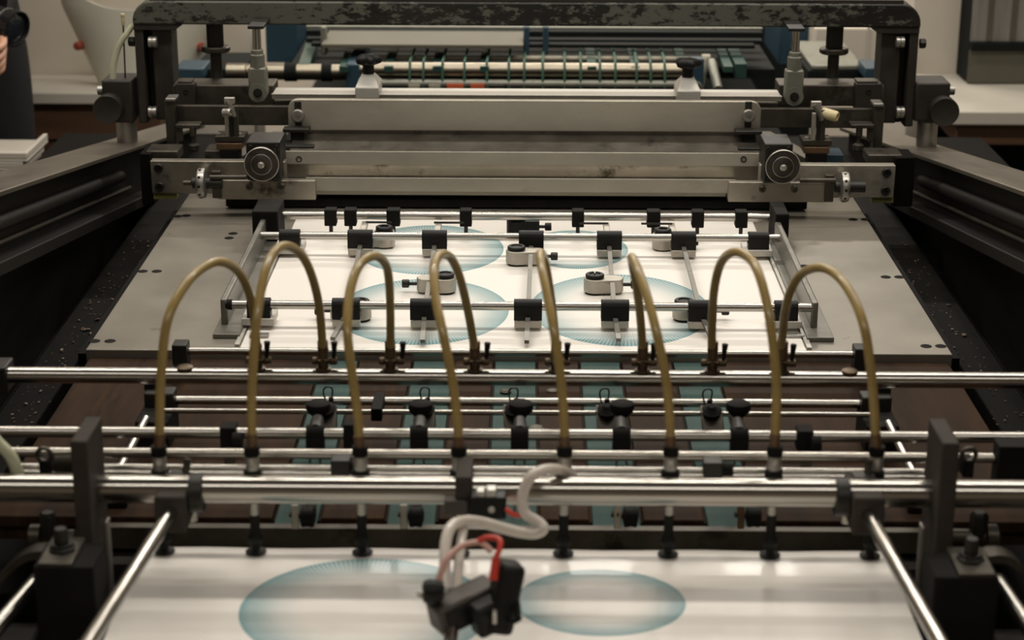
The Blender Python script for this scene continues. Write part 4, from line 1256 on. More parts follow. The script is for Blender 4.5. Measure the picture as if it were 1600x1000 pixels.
# ================================================================== BRIDGE
YG = 3.20
br = thing('bridge', 'chipped dark painted bridge arching over the press with grey wear patches', 'bridge', (0, 3.24, zq(230, YG)))
xa, xb = xq(207, YG, 40), xq(1439, YG, 40)
zt, zb = zq(4, YG), zq(41, YG)
r = .034
pts = [(xa, YG, zb)]
for i in range(8):
    g = PI - PI / 2 * i / 7
    pts.append((xa + r + math.cos(g) * r, YG, zt - r + math.sin(g) * r))
for i in range(8):
    g = PI / 2 - PI / 2 * i / 7
    pts.append((xb - r + math.cos(g) * r, YG, zt - r + math.sin(g) * r))
pts.append((xb, YG, zb))
MB().prism(pts, (0, .075, 0)).build('top_beam', bridge_mat, br, .003)
b = MB(); b.box((xa + .03, YG + .004, zt - .001), (xb - .03, YG + .07, zt + .006)); b.build('top_cap', leg_mat, br, .001)
for s in (-1, 1):
    def X(p):
        return xq(p if s < 0 else 1645 - p, YG, 110)
    o0, o1, i0, i1 = X(212), X(226), X(238), X(268)
    zl = zq(196, YG)
    MB().box((min(o0, o1), YG + .004, zl), (max(o0, o1), YG + .07, zb + .002)).build('outer_flange', leg_mat, br, .002)
    MB().box((min(i0, i1), YG + .012, zl + .004), (max(i0, i1), YG + .07, zb + .002)).build('inner_web', leg_mat, br, .002)
    MB().box((min(o1, i0), YG + .04, zl), (max(o1, i0), YG + .068, zb + .002)).build('channel_back', dark_steel, br)
    # gusset under the beam
    g0, g1, g2 = X(212), X(290), X(276)
    MB().prism([(g0, YG + .002, zb + .001), (g1, YG + .002, zb + .001), (g2, YG + .002, zb - .010), (g0, YG + .002, zb - .010)], (0, .06, 0)).build('gusset', leg_mat, br, .001)
    for py, w in ((66, 12), (175, 14)):
        a = Q(239 if s < 0 else 1645 - 239, py, YG + .006)
        b = MB().lathe(a - V(.0075, 0, 0), (1, 0, 0), [(.008, 0), (.0098, .001), (.0098, .0065), (.0085, .007), (.0085, .008), (.0098, .0085), (.0098, .014), (.008, .015)], 20)
        b.build('guide_roller', alu, br)
    p = Q(206 if s < 0 else 1441, 65 if s < 0 else 68, YG + .02)
    MB().lathe(p, (s, 0, 0), [(.009, -.004), (.009, .004), (.006, .006), (0, .006)], 6).build('hex_bolt', dark_steel, br)
    # column bearing outside the leg
    bx0, bx1, by0, by1 = (160, 207, 126, 192) if s < 0 else (1430, 1484, 130, 190)
    tb = thing('column_bearing', 'black bearing block with round end cap on a chrome column, %s' % ('beside the pale tube' if s < 0 else 'beside bare wall'), 'bearing', (xq((bx0 + bx1) / 2, YG, 160), YG + .03, zq(230, YG)), 'bearing blocks beside the bridge')
    MB().bpx(bx0, by0, bx1, by1, YG - .005, .07).build('bearing_block', leg_mat, tb, .003)
    p = Q(172 if s < 0 else 1472, 167 if s < 0 else 171, YG - .005)
    MB().lathe(p, (0, -1, 0), [(.023, -.02), (.0245, .0), (.0245, .0225), (.0235, .0242), (.0225, .0238), (0, .0238)], 32).build('end_cap', leg_mat, tb)
    cx0, cx1 = (182, 214) if s < 0 else (1434, 1464)
    p = Q((cx0 + cx1) / 2, 200, YG + .02)
    zr_ = zr(YG + .02)
    MB().cyl((p.x, YG + .02, zr_ + .0005), (p.x, YG + .02, zq(190, YG)), .0175, seg=28).build('chrome_column', alu, tb)
    p2 = Q(157 if s < 0 else 1487, 141, YG)
    MB().lathe(p2, (s, 0, 0), [(.008, -.004), (.008, .004), (.005, .005), (0, .005)], 16).build('side_screw', alu, tb)

for px, y0, y1, lab in ((403, 60, 158, 'by the disc collar nearest the cream hopper'), (1241, 62, 164, 'in front of the far blue cabinet')):
    Yc = 3.125
    c = Q(px, 110, Yc)
    t = thing('lift_cylinder', 'grey lift cylinder hanging from the bridge, %s' % lab, 'cylinder', (c.x, Yc, zq(y1, Yc)), 'lift cylinders under the bridge')
    MB().lathe((c.x, Yc, zq(108, Yc)), (0, 0, 1), [(.0110, 0), (.0122, .001), (.0122, .022), (.010, .0235), (.010, .030), (.0085, .031)], 24).build('cylinder_body', grey_paint, t)
    MB().box((c.x - .0150, Yc - .012, zq(y1 - 12, Yc)), (c.x + .0150, Yc + .012, zq(106, Yc))).build('clevis_body', grey_paint, t, .003)
    p = Q(px, y1 - 13, Yc - .012)
    MB().cyl((p.x, Yc - .0135, p.z), (p.x, Yc + .0135, p.z), .0152, seg=26).build('clevis_end', grey_paint, t)
    MB().lathe((p.x, Yc - .0135, p.z), (0, -1, 0), [(.0075, 0), (.0075, .002), (.0045, .002), (.0045, .004), (0, .004)], 18).build('clevis_pin', dark_steel, t)
    MB().cyl((c.x, Yc, zq(85, Yc)), (c.x, Yc, zq(44, Yc)), .0068, seg=18).build('piston_rod', chrome_stained, t)
    MB().box((c.x - .013, Yc - .010, zq(46, Yc)), (c.x + .013, Yc + .09, zq(41, Yc))).build('hanger_plate', dark_steel, t, .001)
for px, py, lab in ((337, 76, 'in front of the cream hopper'), (1303, 79, 'in front of the beige carton')):
    Yc = 3.235
    c = Q(px, py, Yc)
    t = thing('stop_post', 'dark stop post with a disc collar under the bridge, %s' % lab, 'post', (c.x, Yc, zq(130, Yc)), 'stop posts under the bridge')
    MB().cyl((c.x, Yc, zq(132, Yc)), (c.x, Yc, zq(py, Yc)), .0098, seg=20).build('lower_post', leg_mat, t)
    MB().cyl((c.x, Yc, zq(py, Yc)), (c.x, Yc, zb + .002), .0145, seg=20).build('upper_post', dark_steel, t)
    MB().lathe((c.x, Yc, c.z), (0, 0, 1), [(.022, -.005), (.0245, -.003), (.0245, .003), (.022, .005)], 32).build('disc_collar', grimy_steel, t)

# toggle clamps
for px, py, gm, lab in ((360, 0, collar_mat, 'plain steel toggle clamp on a square base behind the hand knob near the wheel'),
                        (1278, 6, ivory, 'steel toggle clamp with an ivory grip on a square base')):
    Yc = 2.99
    s = 1 if px < 800 else -1
    def B(x0, y0, x1, y1, d=.012, Y=Yc):
        return MB().bpx(px + x0, y0 + py, px + x1, y1 + py, Y, d)
    t = thing('toggle_clamp', lab, 'clamp', (xq(px, Yc), Yc, zq(240 + py, Yc)))
    B(-24, 213, 22, 222, .04).build('base_plate', grimy_steel, t, .001)
    B(-22, 224, 18, 234, .04).build('lower_plate', brass_light, t, .001)
    B(-16, 234, 14, 252, .03).build('pedestal', black_matte, t, .001)
    B(-9, 172, -3, 214).build('side_link', collar_mat, t, .001)
    B(4, 166, 12, 214, .008).build('side_link', grimy_steel, t, .001)
    B(-2, 170, 4, 214, .004).build('middle_link', dark_steel, t)
    MB().lathe(Q(px - s * 6 + (0 if s > 0 else 22), 176 + py, Yc - .003), (s * .9, -.35, .15) if s > 0 else (.85, -.5, -.15), [(.0052, -.006), (.0068, -.005), (.0068, .006), (.005, .008), (.003, .008), (.003, .004), (0, .004)] if s > 0 else
               [(.0078, -.024), (.0088, -.022), (.0088, .0), (.0075, .003), (.005, .003), (.005, .001), (0, .001)], 18).build('grip', gm, t)
    B(-10, 153, 6, 163, .008).build('handle_top', collar_mat, t, .001)
    MB().tube([Q(px - 6, 158 + py, Yc), Q(px + 2, 168 + py, Yc), Q(px + 6, 182 + py, Yc)], .004, 8).build('handle_link', alu, t)
    for q in ((-18, 210), (14, 210)):
        MB().lathe(Q(px + q[0], q[1] + 3 + py, Yc + .01), (0, 0, 1), [(.004, 0), (.004, .005), (0, .005)], 6).build('bolt', collar_mat, t)
    MB().bpx(px + (-40 if s > 0 else 0), 236 + py, px + (0 if s > 0 else 40), 250 + py, 3.0, .05).build('side_block', grimy_steel if s > 0 else blue_mat, t, .001)

# sloping lower rails seen below the beams
for s in (-1, 1):
    a, c = Q(815 + s * 470, 255, 3.10), Q(815 + s * 378, 205, 3.55)
    t = thing('inner_rail', 'short pale steel runner sloping back under the cross beams, %s' % ('behind the plain toggle clamp' if s < 0 else 'behind the ivory grip clamp'), 'rail', ((a + c) / 2 - V(0, 0, .01)), 'inner runners')
    b = MB(); n = V(.013, 0, 0)
    b.prism([a - n, a + n, c + n, c - n], (0, 0, -.02)); b.build('runner', grimy_steel, t, .001)

# upright rod and pale tube beside the bridge
t = thing('oiler_rod', 'thin upright rod with a yellow tip beside the bridge leg', 'rod', (xq(196, 3.22), 3.22, zq(126, 3.22)))
p = Q(196, 126, 3.22)
MB().cyl(p, V(p.x + .002, 3.22, zq(40, 3.22)), .0014, seg=8).build('stem', dark_steel, t)
MB().lathe(V(p.x + .002, 3.22, zq(42, 3.22)), (0, 0, 1), [(.0026, 0), (.003, .001), (.003, .014), (.0038, .015), (.0038, .019), (0, .019)], 12).build('tip', ivory, t)
q = smooth_path([Q(176, 126, 3.21), Q(178, 100, 3.21), Q(186, 72, 3.21), Q(197, 54, 3.21), Q(207, 40, 3.215)], 6)
o = MB().tube(q, .0052, 10).build('pale_tube', pale_hose)
tag(o, 'pale green tube curving from the bearing block up to the bridge', 'hose')

# ================================================================== BACKGROUND: REAR MACHINE
ZM = 0.86
rm = thing('rear_machine', 'blurred blue and green delivery machine with chrome rollers behind the bridge', 'machine', (0, 4.4, 0))
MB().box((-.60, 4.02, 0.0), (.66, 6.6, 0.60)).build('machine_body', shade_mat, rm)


def B5(name, m, x0, y0, x1, y1, Y, d, bev=.003, parent=None):
    return MB().bpx(x0, y0, x1, y1, Y, d).build(name, m, parent or rm, bev)


# front rollers: plain one with dark bands, then the corded one
yR = 4.02
c = Q(800, 114, yR)
rr_ = .017
x0, x1 = xq(378, yR, 114), xq(548, yR, 114)
MB().cyl((x0, yR, c.z), (x1, yR, c.z), rr_, seg=28).build('drive_roller', roller_mat, rm)
for px in (437, 454, 508, 520):
    pass
for a_, c_ in ((445, 464), (503, 519), (548, 562)):
    MB().cyl((xq(a_, yR, 114), yR, c.z), (xq(c_, yR, 114), yR, c.z), rr_ + .003, seg=28).build('roller_band', shade_mat, rm)
x0, x1 = xq(562, yR, 110), xq(1068, yR, 110)
c = Q(800, 110, yR)
MB().cyl((x0, yR, c.z), (x1, yR, c.z), .0165, seg=28).build('corded_roller', roller_mat, rm)
c2 = Q(800, 131, yR - .02)
MB().cyl((x0, yR - .02, c2.z), (x1, yR - .02, c2.z), .009, seg=20).build('lower_roller', grey_paint, rm)
c3 = Q(800, 91, 4.12)
MB().cyl((xq(548, 4.12, 90), 4.12, c3.z), (xq(1105, 4.12, 90), 4.12, c3.z), .0058, seg=16).build('pale_bar', cream, rm)
for px in (552, 1103):
    MB().lathe(Q(px, 91, 4.115), (1, 0, 0), [(.006, -.010), (.009, -.008), (.009, .008), (.006, .010)], 14).build('bar_end', cream, rm)
# cords round the roller, running back and up
for i, px in enumerate((641, 662, 692, 726, 761, 795, 819, 848, 882, 907, 937, 961, 994, 1016, 1038)):
    x = xq(px, yR, 110)
    q = [(x, yR - .028, c2.z - .012), (x, yR - .022, c.z - .006), (x, yR - .012, c.z + .014), (x, yR + .004, c.z + .019), (x + .002, yR + .12, c.z + .020), (x + .004, yR + .55, c.z + .018)]
    MB().tube(smooth_path(q, 3), .0028, 6).build('cord', cord_mat, rm)
# cast side cheeks and panels
B5('side_cheek', blue_mat, 541, 100, 562, 140, 4.0, .3)
B5('side_cheek', blue_mat, 1068, 92, 1100, 140, 3.99, .03)
p0, p1 = Q(1122, 140, 3.96), Q(1112, 97, 4.05)
MB().cyl(p0, p1, .010, seg=14).build('diagonal_strut', grey_paint, rm)
p0, p1 = Q(1085, 140, 3.99), Q(1095, 100, 4.1)
MB().cyl(p0, p1, .018, seg=14).build('diagonal_strut', grey_paint, rm)
B5('blue_cabinet', blue_mat, 415, 30, 466, 98, 4.60, .3)
B5('blue_cabinet', blue_mat, 1218, 30, 1270, 102, 4.60, .3)
B5('blue_box', blue_mat, 272, 107, 318, 124, 4.05, .1)
B5('motor_box', blue_mat, 1352, 106, 1376, 124, 4.05, .1)
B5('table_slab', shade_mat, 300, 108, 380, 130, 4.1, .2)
B5('grey_slab', grey_paint, 1268, 102, 1350, 110, 4.15, .3)
B5('under_slab', shade_mat, 1262, 110, 1352, 132, 4.15, .3)
MB().cyl((xq(355, 4.0, 115), 4.0, zq(114, 4.0)), (xq(384, 4.0, 115), 4.0, zq(114, 4.0)), .018, seg=20).build('bright_end', roller_mat, rm)
# sloping table behind the rollers: slats, side arms, blue posts
Zt = c.z + .012
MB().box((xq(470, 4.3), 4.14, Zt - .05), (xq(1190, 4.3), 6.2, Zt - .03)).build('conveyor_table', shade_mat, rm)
for i, px in enumerate((537, 607, 683, 757, 925, 993, 1068, 1138)):
    A, B_ = P(px - (px - 822) * -.00, 104, Zt), P(822 + (px - 822) * .955, 68, Zt)
    n = V(.0095, 0, 0)
    MB().prism([A - n, A + n, B_ + n, B_ - n], (0, 0, -.012)).build('green_belt', teal_paint, rm)
A, B_ = P(475, 100, Zt), P(487, 66, Zt)
n = V(.012, 0, 0)
MB().prism([A - n, A + n, B_ + n, B_ - n], (0, 0, -.03)).build('side_arm', teal_paint, rm)
A, B_ = P(1158, 100, Zt), P(1140, 66, Zt)
MB().prism([A - n, A + n, B_ + n, B_ - n], (0, 0, -.03)).build('side_arm', teal_paint, rm)
for py, m, h in ((72, shade_mat, 6), (65, shade_mat, 7), (54, shade_mat, 10), (44, grey_paint, 4)):
    Y = P(800, py, Zt + .02).y
    b = MB().bpx(478 if py < 70 else 486, py - h / 2, 1192 if py < 70 else 1180, py + h / 2, Y, .03)
    b.build('cross_rail', m, rm, .002)
for px in (822, 852, 505):
    Y = P(800, 66, Zt + .03).y
    B5('blue_post', blue_mat if px > 600 else grey_paint, px - 4, 42, px + 5, 86, Y, .03)
tray_mat = mat('dull_tray', (0.115, 0.105, 0.075), 0.6, 0.0, 0.15, 8)
p_a, p_b = P(502, 72, Zt + .03), P(818, 58, Zt + .03)
MB().box((p_a.x, p_a.y, Zt + .026), (p_b.x, p_b.y + .05, Zt + .034)).build('pale_tray', tray_mat, rm, .001)
for px, w_ in ((698, 26), (735, 22)):
    B5('orange_label', orange_mat, px, 131, px + w_, 138, 3.985, .004, .0005)
for px in (638, 670):
    B5('paper_tag', cream, px, 132, px + 18, 138, 3.985, .004, .0005)
B5('back_panel', shade_mat, 466, 20, 1216, 44, 5.55, .1)
MB().box((-.60, 6.25, 0.0), (.95, 6.55, 1.05)).build('dark_backdrop', shade_mat, rm, .004)  # dark panel added to make everything behind the machine read as shade
MB().box((.66, 4.06, 0.0), (.94, 4.70, .62)).build('dark_filler_box', shade_mat, rm, .004)  # added dark box, covers the pale lit floor like shade
MB().box((-.84, 4.06, 0.0), (-.60, 4.48, .60)).build('dark_filler_box', shade_mat, rm, .004)  # matching added box darkening the other side

# cartons behind the right cylinder
t = thing('carton', 'beige carton standing on the rear machine slab beyond the second stop post', 'box', (xq(1320, 4.5, 80), 4.6, zq(104, 4.5)))
MB().bpx(1272, 44, 1412, 104, 4.5, .14).build('carton_body', wall_mat, t, .004)
MB().bpx(1354, 40, 1358, 104, 4.495, .006).build('carton_seam', counter_mat, t)

# ================================================================== TUB ON THE COUNTER
YTB = 4.64
zc0 = zq(148, 4.53)
cxT = Q(224, 60, YTB).x
hw0, hw1 = (xq(300, YTB, 140) - xq(150, YTB, 140)) / 2, (xq(352, YTB, 10) - xq(96, YTB, 10)) / 2
t = thing('hopper', 'big cream plastic hopper with a scooped front edge and red studs on the counter', 'hopper', (cxT, YTB, zc0))
b = MB()
NU, NV = 28, 10
g = [[], []]
zl_ = zq(21, YTB - .10)
for k, off in ((0, 0.0), (1, 0.005)):
    for j_ in range(NV + 1):
        row = []
        for i_ in range(NU + 1):
            u = -1 + 2 * i_ / NU
            ztop = zl_ + .20 * abs(u) ** 2.6
            v = j_ / NV
            z = zc0 + (ztop - zc0) * v
            f_ = min(1.0, (z - zc0) / (zl_ - zc0))
            hw = hw0 + (hw1 - hw0) * f_ - off
            a_ = u * math.radians(86)
            row.append(b.bm.verts.new((cxT + hw * math.sin(a_), YTB + .02 - (.10 - off) * math.cos(a_), z)))
        g[k].append(row)
for j_ in range(NV):
    for i_ in range(NU):
        b.bm.faces.new((g[0][j_][i_], g[0][j_][i_ + 1], g[0][j_ + 1][i_ + 1], g[0][j_ + 1][i_]))
        b.bm.faces.new((g[1][j_][i_], g[1][j_ + 1][i_], g[1][j_ + 1][i_ + 1], g[1][j_][i_ + 1]))
for i_ in range(NU):
    for j_ in (0, NV):
        b.bm.faces.new((g[0][j_][i_], g[1][j_][i_], g[1][j_][i_ + 1], g[0][j_][i_ + 1]))
for j_ in range(NV):
    for i_ in (0, NU):
        b.bm.faces.new((g[0][j_][i_], g[0][j_ + 1][i_], g[1][j_ + 1][i_], g[1][j_][i_]))
b.build('hopper_shell', tub_mat, t, 0, 50)
stud_mat = mat('rust_red_stud', (.30, .055, .03), .5)
for px_, py_, dx in ((121, 72, -1), (316, 74, 1)):
    p = Q(px_, py_, YTB - .035)
    MB().lathe(p, (dx * .5, -.85, 0), [(.010, -.03), (.011, .0), (.009, .005), (0, .006)], 16).build('stud', stud_mat, t)

# counters
ct = thing('counter', 'pale topped counter on brown legs behind the photographer and under the hopper', 'counter', (-1.15, 4.5, 0))
x0, x1 = xq(8, 4.55, 150), xq(262, 4.55, 150)
MB().box((x0, 4.53, zc0 - .030), (x1, 4.748, zc0)).build('counter_top', counter_mat, ct, .004)
MB().box((x0 + .03, 4.55, zc0 - .12), (x1 - .02, 4.74, zc0 - .030)).build('apron', wood_mat, ct, .002)
for x in (x0 + .08, (x0 + x1) / 2 + .0, x1 - .06):
    MB().box((x - .03, 4.56, 0), (x + .03, 4.62, zc0 - .12)).build('leg', wood_mat, ct, .003)
MB().box((x0 + .05, 4.70, .1), (x1 - .05, 4.73, zc0 - .12)).build('back_board', wood_mat, ct)
ct2 = thing('counter', 'pale topped counter with a brown frame carrying the dark cabinet', 'counter', (1.3, 4.5, 0))
x0, x1 = xq(1480, 4.36, 170), xq(1760, 4.36, 170)
zc2 = zq(188, 4.32) + .0
MB().box((x0, 4.30, zc2 - .003), (x1, 4.748, zc2 + .030)).build('counter_top', counter_mat, ct2, .004)
MB().box((x0 + .02, 4.33, zc2 - .055), (x1 - .02, 4.74, zc2 - .003)).build('apron', wood_mat, ct2, .002)
for x in (x0 + .07, x1 - .08):
    MB().box((x - .03, 4.36, 0), (x + .03, 4.42, zc2 - .055)).build('leg', wood_mat, ct2, .003)
MB().box((x0 + .05, 4.36, .42), (x1 - .05, 4.70, .45)).build('shelf', wood_mat, ct2)
MB().box((x0 + .05, 4.71, .1), (x1 - .05, 4.74, zc2 - .055)).build('back_board', shade_mat, ct2)
t = thing('bundle', 'crumpled white bundle on the shelf under the counter by the beige wall', 'bundle', (xq(1555, 4.45, 245), 4.45, .45))
b = MB()
m_ = Matrix.Translation((xq(1556, 4.45, 245), 4.47, .535)) @ Matrix.Diagonal((.055, .05, .085, 1))
bmesh.ops.create_icosphere(b.bm, subdivisions=3, radius=1, matrix=m_)
r5 = random.Random(5)
for v in b.bm.verts:
    v.co += Vector((r5.uniform(-1, 1), r5.uniform(-1, 1), r5.uniform(-1, 1))) * .006
b.build('bundle_cloth', counter_mat, t)
t = thing('tool_box', 'dark box beside the white bundle under the counter', 'box', (xq(1588, 4.45, 240), 4.5, .45))
MB().box((xq(1575, 4.42), 4.42, .45), (xq(1640, 4.42), 4.6, .56)).build('box_body', shade_mat, t, .003)
MB().box((xq(1578, 4.42), 4.415, .562), (xq(1636, 4.42), 4.60, .58)).build('box_lid', blue_mat, t, .003)

# wall cabinet on the second counter
cbx = thing('wall_cabinet', 'dark cabinet with streaky grey glass above an olive panel on the counter', 'cabinet', (xq(1570, 4.6, 80), 4.68, zc2 + .03))
x0, x1 = xq(1514, 4.62, 80), xq(1760, 4.62, 80)
zc3 = zc2 + .031
zm = zq(68, 4.62)
MB().box((x0, 4.62, zc3), (x1, 4.745, 1.25)).build('cabinet_body', shade_mat, cbx, .003)
MB().box((x0, 4.612, zc3 + .001), (x1 - .01, 4.62, zm - .010)).build('lower_panel', olive_panel, cbx, .002)
MB().box((x0, 4.612, zm + .010), (x1 - .01, 4.62, 1.24)).build('glass_panel', grey_panel, cbx, .002)
MB().box((x0, 4.600, zm - .010), (x1, 4.62, zm + .010)).build('middle_rail', shade_mat, cbx, .002)
for px in (1532, 1568, 1604):
    MB().box((xq(px, 4.6) - .006, 4.606, zm + .012), (xq(px, 4.6) + .006, 4.613, 1.24)).build('glazing_bar', olive_panel, cbx, .001)

# pale things under the first counter
for k, (px, py, w_, lab) in enumerate(((20, 232, .05, 'wide white tray on top of the low stack below the counter'), (14, 246, .05, 'second pale tray under the wide white one'), (10, 262, .05, 'lowest pale tray of the low stack'))):
    c = Q(px, py, 3.92)
    t = thing('tray', lab, 'tray', (c.x, 3.92, c.z - .01), 'trays in the low stack')
    MB().box((c.x - .14, 3.84, c.z - .010), (c.x + w_, 4.02, c.z - .004)).build('tray_base', counter_mat, t, .002)
    MB().box((c.x - .14, 3.84, c.z - .004), (c.x + w_, 3.85, c.z + .010)).build('tray_rim', counter_mat, t, .002)
    MB().box((c.x + w_ - .01, 3.85, c.z - .004), (c.x + w_, 4.02, c.z + .010)).build('tray_rim', counter_mat, t, .002)
lowz = Q(10, 262, 3.92).z - .011
c = Q(10, 262, 3.92)
t = thing('stool', 'low dark stool carrying the stack of pale trays', 'stool', (c.x - .05, 3.93, 0))
MB().box((c.x - .16, 3.82, lowz - .03), (c.x + .07, 4.04, lowz)).build('seat', wood_mat, t, .003)
for dx in (-.14, .05):
    for y in (3.84, 4.02):
        MB().box((c.x + dx - .015, y - .015, 0), (c.x + dx + .015, y + .015, lowz - .03)).build('leg', wood_mat, t)

# ================================================================== PHOTOGRAPHER
# one skinned body: joints laid out for a standing person turned to the press, both hands raising a camera
px0 = -1.29
py0 = 4.34
lens = Q(18, 42, 4.0)
J = {}
def jv(n, x, y, z, r): J[n] = (Vector((x, y, z)), r)
jv('pelvis', px0, py0, .92, .135); jv('waist', px0, py0, 1.08, .125); jv('chest', px0, py0, 1.28, .145); jv('neck0', px0, py0 + .01, 1.45, .065)
jv('neck1', px0 + .01, py0 - .01, 1.52, .055)
jv('shL', px0 - .15, py0, 1.39, .062); jv('shR', px0 + .13, py0, 1.39, .062)
jv('elL', px0 - .20, py0 - .06, 1.12, .046); jv('elR', px0 + .165, py0 - .04, 1.13, .046)
wr = V(lens.x - .050, lens.y + .01, lens.z - .045)
wl = V(lens.x - .125, lens.y - .01, lens.z - .03)
jv('wrR', wr.x - .012, wr.y + .045, wr.z + .030, .030); jv('wrL', wl.x - .045, wl.y + .03, wl.z + .02, .030)
jv('hipL', px0 - .085, py0, .86, .095); jv('hipR', px0 + .085, py0, .86, .095)
jv('knL', px0 - .09, py0 + .005, .48, .062); jv('knR', px0 + .09, py0 + .005, .48, .062)
jv('anL', px0 - .09, py0 + .02, .09, .045); jv('anR', px0 + .09, py0 + .02, .09, .045)
jv('toL', px0 - .10, py0 - .15, .035, .035); jv('toR', px0 + .10, py0 - .15, .035, .035)
E = [('pelvis', 'waist'), ('waist', 'chest'), ('chest', 'neck0'), ('neck0', 'neck1'), ('chest', 'shL'), ('chest', 'shR'), ('shL', 'elL'), ('shR', 'elR'),
     ('elL', 'wrL'), ('elR', 'wrR'), ('pelvis', 'hipL'), ('pelvis', 'hipR'), ('hipL', 'knL'), ('hipR', 'knR'), ('knL', 'anL'), ('knR', 'anR'), ('anL', 'toL'), ('anR', 'toR')]


def skin_mesh(name, joints, edges, root, sub=2):
    keys = list(joints)
    me = bpy.data.meshes.new(name)
    me.from_pydata([joints[k][0] for k in keys], [(keys.index(a), keys.index(b)) for a, b in edges], [])
    o = bpy.data.objects.new(name, me)
    COL.objects.link(o)
    sk = o.modifiers.new('skin', 'SKIN')
    for i, k in enumerate(keys):
        d = me.skin_vertices[0].data[i]
        d.radius = (joints[k][1], joints[k][1])
        d.use_root = (k == root)
    s = o.modifiers.new('sub', 'SUBSURF')
    s.levels = s.render_levels = sub
    dg = bpy.context.evaluated_depsgraph_get()
    m2 = bpy.data.meshes.new_from_object(o.evaluated_get(dg))
    bpy.data.objects.remove(o)
    for p in m2.polygons:
        p.use_smooth = True
    return m2


person = thing('person', 'person in black clothes raising a black camera beside the press', 'person', (px0, py0, 0))


def part_from_mesh(name, me, m, parent):
    org = world_loc(parent)
    me.transform(Matrix.Translation(-org))
    me.materials.clear()
    me.materials.append(m)
    o = bpy.data.objects.new(name, me)
    COL.objects.link(o)
    o.parent = parent
    return o


part_from_mesh('body', skin_mesh('body', J, E, 'pelvis'), cloth_mat, person)
# head with face, hair
hc = V(px0 + .02, py0 - .02, 1.64)
b = MB()
bmesh.ops.create_uvsphere(b.bm, u_segments=28, v_segments=20, radius=1, matrix=Matrix.Translation(hc) @ Matrix.Diagonal((.075, .095, .115, 1)))
for v in b.bm.verts:
    l = v.co - hc
    if l.z < -.03:
        v.co.x = hc.x + l.x * (1 - (-l.z - .03) * 3.2)
    if l.y < -.06 and abs(l.x) < .03 and abs(l.z + .0) < .02:
        pass
head = b.build('head', skin_mat, person, 0, 180)
MB().prism([hc + V(-.010, -.088, .01), hc + V(.010, -.088, .01), hc + V(.014, -.09, -.028), hc + V(-.014, -.09, -.028)], (0, -.018, -.004)).build('nose', skin_mat, head, .004)
for s in (-1, 1):
    b = MB(); bmesh.ops.create_uvsphere(b.bm, u_segments=12, v_segments=8, radius=.010, matrix=Matrix.Translation(hc + V(s * .030, -.083, .012))); b.build('eye', lens_black, head)
    b = MB(); bmesh.ops.create_uvsphere(b.bm, u_segments=12, v_segments=8, radius=1, matrix=Matrix.Translation(hc + V(s * .076, .0, -.005)) @ Matrix.Diagonal((.010, .018, .028, 1))); b.build('ear', skin_mat, head)
MB().box(hc + V(-.022, -.090, -.056), hc + V(.022, -.080, -.050)).build('mouth', mat('lips', (.35, .12, .10), .5), head, .002)
b = MB(); bmesh.ops.create_uvsphere(b.bm, u_segments=28, v_segments=20, radius=1, matrix=Matrix.Translation(hc + V(0, .014, .016)) @ Matrix.Diagonal((.083, .098, .112, 1)))
bmesh.ops.delete(b.bm, geom=[v for v in b.bm.verts if (v.co - hc).z < -.03 or ((v.co - hc).y < -.055 and (v.co - hc).z < .055)], context='VERTS')
b.build('hair', hair_mat, person, 0, 180)


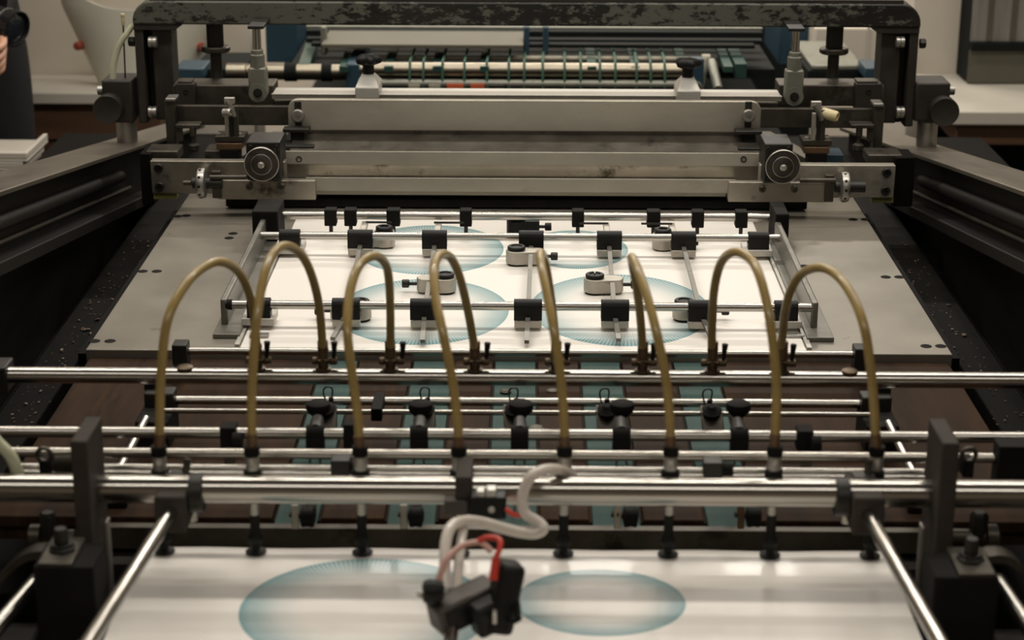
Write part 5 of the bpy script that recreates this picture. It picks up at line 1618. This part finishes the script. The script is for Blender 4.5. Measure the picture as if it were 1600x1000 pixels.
def hand(name, wrist, fwd, side, up, curl):
    """palm and five fingers as one skinned mesh; fwd = finger direction, side = thumb side, up = back of hand"""
    fwd, side, up = V(fwd).normalized(), V(side).normalized(), V(up).normalized()
    H, EE = {}, []
    H['w'] = (V(wrist), .024)
    H['p'] = (V(wrist) + fwd * .045, .023)
    EE.append(('w', 'p'))
    for i, (o, ln) in enumerate(((.030, .072), (.010, .082), (-.010, .076), (-.028, .060))):
        base_ = V(wrist) + fwd * .080 + side * o
        d1 = (fwd * math.cos(curl * .4) - up * math.sin(curl * .4))
        d2 = (fwd * math.cos(curl) - up * math.sin(curl))
        d3 = (fwd * math.cos(curl * 1.6) - up * math.sin(curl * 1.6))
        a_, b_, c_ = base_ + d1 * ln * .45, base_ + d1 * ln * .45 + d2 * ln * .33, base_ + d1 * ln * .45 + d2 * ln * .33 + d3 * ln * .22
        H['k%d' % i] = (base_, .0105); H['a%d' % i] = (a_, .0092); H['b%d' % i] = (b_, .0085); H['c%d' % i] = (c_, .0075)
        EE += [('p', 'k%d' % i), ('k%d' % i, 'a%d' % i), ('a%d' % i, 'b%d' % i), ('b%d' % i, 'c%d' % i)]
    t0 = V(wrist) + fwd * .022 + side * .030
    t1 = t0 + (fwd * .6 + side * .7 - up * .2).normalized() * .034
    t2 = t1 + (fwd * .85 + side * .2 - up * .4).normalized() * .030
    H['t0'] = (t0, .013); H['t1'] = (t1, .011); H['t2'] = (t2, .009)
    EE += [('w', 't0'), ('t0', 't1'), ('t1', 't2')]
    return part_from_mesh(name, skin_mesh(name, H, EE, 'w', 2), skin_mat, person)


hand('hand', J['wrR'][0] + V(.004, -.012, -.004), (.50, -.80, -.35), (.2, -.25, .95), (.85, .45, -.1), .75)
hand('hand', J['wrL'][0] + V(.012, -.01, -.004), (.75, -.6, -.1), (.1, -.2, .95), (-.5, -.75, .0), .8)

# camera with lens pointing along the press
cm = thing('photo_camera', 'black camera with a wide black lens held by the person at the picture edge', 'camera', lens + V(-.08, 0, -.05))
ax = V(.86, -.44, -.20).normalized()
lc = lens + V(-.020, .010, .004)
b = MB(); rot = Vector((1, 0, 0)).rotation_difference(ax).to_matrix()
cb_ = lc - ax * .065
b.box(cb_ - V(.025, .06, .045), cb_ + V(.025, .06, .045), rot); b.build('camera_body', lens_black, cm, .006)
MB().lathe(lc - ax * .045, ax, [(.031, 0), (.033, .004), (.033, .026), (.0345, .028), (.0345, .052), (.037, .054), (.037, .066), (.0385, .068), (.0385, .084), (.036, .0845), (.034, .076), (0, .074)], 40).build('lens_barrel', lens_black, cm)
MB().lathe(lc + ax * .0295, ax, [(.0335, 0), (.025, .005), (.012, .007), (0, .0075)], 32).build('front_glass', glass_mat, cm)
MB().lathe(lc + ax * .0085, ax, [(.0368, 0), (.0374, .0003), (.0374, .0016), (.0368, .002)], 40).build('silver_ring', collar_mat, cm)
MB().box(cb_ + V(-.015, -.02, .044), cb_ + V(.015, .02, .066), None).build('viewfinder_hump', lens_black, cm, .004)
